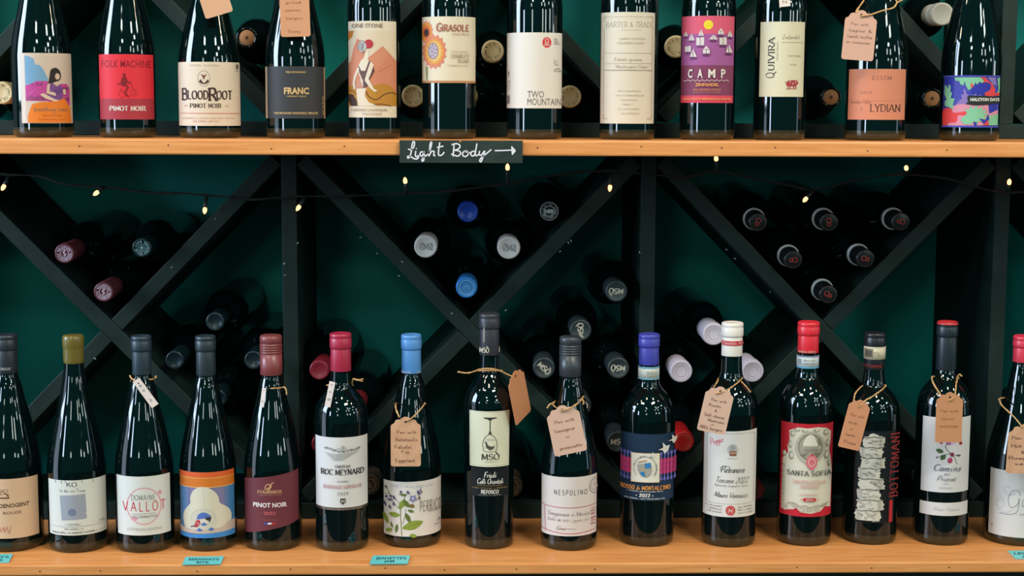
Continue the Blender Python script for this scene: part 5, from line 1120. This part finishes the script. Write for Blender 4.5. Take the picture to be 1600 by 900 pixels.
# lower row: kraft tags
K1 = [('Pair with', -.6, .7, .32, .14), ('Ratatouille', -.7, .8, .02, .14), ('Falafel', -.75, .4, -.28, .14), ('Fig', -.3, .2, -.46, .12), ('Eggplant', -.7, .6, -.82, .14)]
hang('upright kraft tag on the plant drawing bottle', 634, 690, 47, 79, 0, .048, [[(634, 658, .047), (645, 652, .046), (655, 642, .052), (663, 632, .085)], [(663, 632, .085), (664, 630, .10), (650, 628, .13), (636, 628, .135), (622, 629, .12), (618, 631, .09)], [(618, 631, .09), (619, 640, .06), (624, 652, .050)]], K1)
hang('kraft tag seen side-on beside the tallest bottle', 811, 617, 50, 84, -20, .075, [[(715, 581, .05), (730, 583, .05), (742, 580, .055), (750, 577, .072), (765, 576, .068), (780, 579, .07), (795, 586, .075), (806, 590, .072)], loop(764, .097, 20, 579)], (), yaw=58, tilt=0, col=mat('orange_kraft_card5', (196, 130, 88), .8))
hang('tilted kraft tag on the pink ruled bottle', 884.5, 671, 52, 78, -12, .048, [[(876.5, 642, .046), (890, 638, .045), (903, 630, .052), (910, 622, .075)], [(910, 622, .075), (911, 618, .10), (897, 616, .13), (880, 618, .13), (866, 628, .09)], [(866, 628, .09), (864, 632, .06), (869, 637, .05)], [(866, 629, .06), (859, 632, .055), (855, 638, .055)], [(909, 622, .07), (912, 628, .068), (911, 632, .068)]], [('Pair with', -.6, .6, .3, .13), ('lasagna', -.7, .5, -.06, .14), ('or', -.1, .15, -.34, .1), ('prosciutto', -.6, .75, -.78, .14)], col=mat('pale_kraft_card', (208, 168, 145), .8))
hang('tilted kraft tag on the white foil bottle', 1119, 640, 45, 74, 12, .048, [[(1119.5, 615, .046), (1135, 610, .05), (1150, 600, .06), (1159, 592, .088)], [(1159, 592, .088), (1158, 590, .105), (1140, 588, .125), (1124, 590, .12), (1121, 596, .085), (1116, 604, .05)], [(1158, 596, .075), (1166, 604, .066), (1173, 613, .066)]], [('Pair with', -.5, .6, .34, .12), ('Risotto', -.6, .3, .1, .12), ('&', -.1, .1, -.1, .1), ('Soft cheese', -.75, .7, -.34, .13), ('Mushrooms', -.4, .75, -.54, .12), ('or', -.1, .1, -.68, .08), ('BBQ, burgers', -.85, .75, -.88, .12)], col=mat('pale_kraft_card', (208, 168, 145), .8), ink_c=(128, 90, 84))
hang('tilted kraft tag on the stone carving bottle', 1335.5, 663, 34, 79, 13, .046, [[(1342, 636, .044), (1352, 626, .05), (1364, 619, .056), (1378, 609, .062), (1382, 605, .085)], [(1382, 605, .085), (1384, 602, .105), (1370, 600, .125), (1350, 602, .12), (1342, 608, .085), (1336, 616, .055), (1334, 628, .048)]], [('Pair with', -.6, .7, .3, .12), ('steak', -.6, .2, 0, .12), ('or', -.3, 0, -.25, .1), ('lamb', -.6, .3, -.5, .12), ('Pizza', -.6, .5, -.8, .12)], col=mat('orange_kraft_card', (198, 134, 96), .8), ink_c=(172, 112, 82))
hang('upright kraft tag in front of the raspberry label', 1483, 652, 41.5, 79, 0, .044, [[(1483, 626, .042), (1490, 622, .044), (1493, 612, .05), (1494, 600, .06), (1496, 592, .085)], [(1496, 592, .085), (1497, 589, .105), (1480, 586, .125), (1462, 588, .12), (1456, 590, .085), (1460, 602, .055), (1472, 620, .046)], [(1495, 592, .08), (1499, 585, .075), (1503, 588, .07)]], [('Pair with', -.7, .7, .2, .12), ('chorizo', -.6, .4, -.1, .12), ('manchego', -.7, .7, -.4, .12)], col=mat('orange_kraft_card2', (190, 131, 90), .8), ink_c=(176, 112, 76))
hang('kraft tag cut by the right edge of the photo', 1601, 701, 54, 79, 2, .046, [[(1598, 668, .044), (1585, 652, .05), (1566, 634, .06), (1562, 626, .085)], [(1562, 626, .085), (1562, 623, .105), (1580, 620, .13), (1600, 622, .13), (1613, 626, .10), (1612, 640, .06), (1602, 662, .048)]], [('Pair with', -.8, .6, .36, .13), ('Hot BBQ', -.8, .8, .04, .13), ('&', -.2, 0, -.2, .12), ('Roasted', -.9, .7, -.44, .13), ('veg', -.5, .3, -.66, .13)], ink_c=(120, 82, 70))
# upper row
hang('kraft tag hanging over the charcoal gold edged label', 460.5, 15, 46.5, 84, -1.5, .052, [[(460, -22, .05), (448, -40, .07), (446, -52, .10), (462, -54, .125), (478, -52, .10), (474, -40, .07), (461, -24, .05)]], [('Red with', -.5, .6, .46, .1), ('grilled', -.6, .4, .22, .1), ('mushroom', -.65, .4, -.06, .1), ('burgers', -.6, .5, -.36, .1), ('Enjoy', -.5, .3, -.84, .11)], col=mat('orange_kraft_card3', (192, 136, 98), .8), ink_c=(180, 122, 84))
hang('slanted kraft tag above the cream rooted label', 331, -14, 45, 78, -17, .052, [[(341, -46, .05), (330, -58, .08), (330, -66, .11), (346, -62, .09), (342, -48, .05)]], (), col=mat('kraft_card2', (198, 150, 116), .8))
hang('small white tag above the sideways lettering label', 1225, -10, 17, 40, -6, .054, [[(1223, -24, .053), (1212, -34, .08), (1214, -40, .11), (1228, -38, .09), (1224, -26, .053)]], [('N', -.4, .4, -.75, .22, 'sans')], True, WHITE_CARD, (120, 120, 120), 'white strip tags on the bottles')
hang('large kraft tag over the terracotta label', 1343, 55, 50, 77, 4, .050, [[(1345.5, 25, .048), (1360, 23, .048), (1378, 17, .05), (1396, 12, .055), (1402, 4, .062), (1408, 1, .07), (1416, -4, .08)], [(1402, 4, .062), (1396, -6, .09), (1384, -16, .115), (1364, -16, .115), (1346, 6, .085), (1342, 12, .058), (1339, 20, .05)], [(1341, 12, .06), (1338, 18, .055), (1338.5, 24, .051)]], [('Pair with', -.6, .5, .38, .12), ('tagine &', -.7, .75, .12, .13), ('lamb kofta', -.75, .8, -.12, .13), ('or couscous', -.8, .7, -.34, .12)], col=mat('pale_kraft_card4', (198, 154, 132), .8), ink_c=(160, 124, 108))
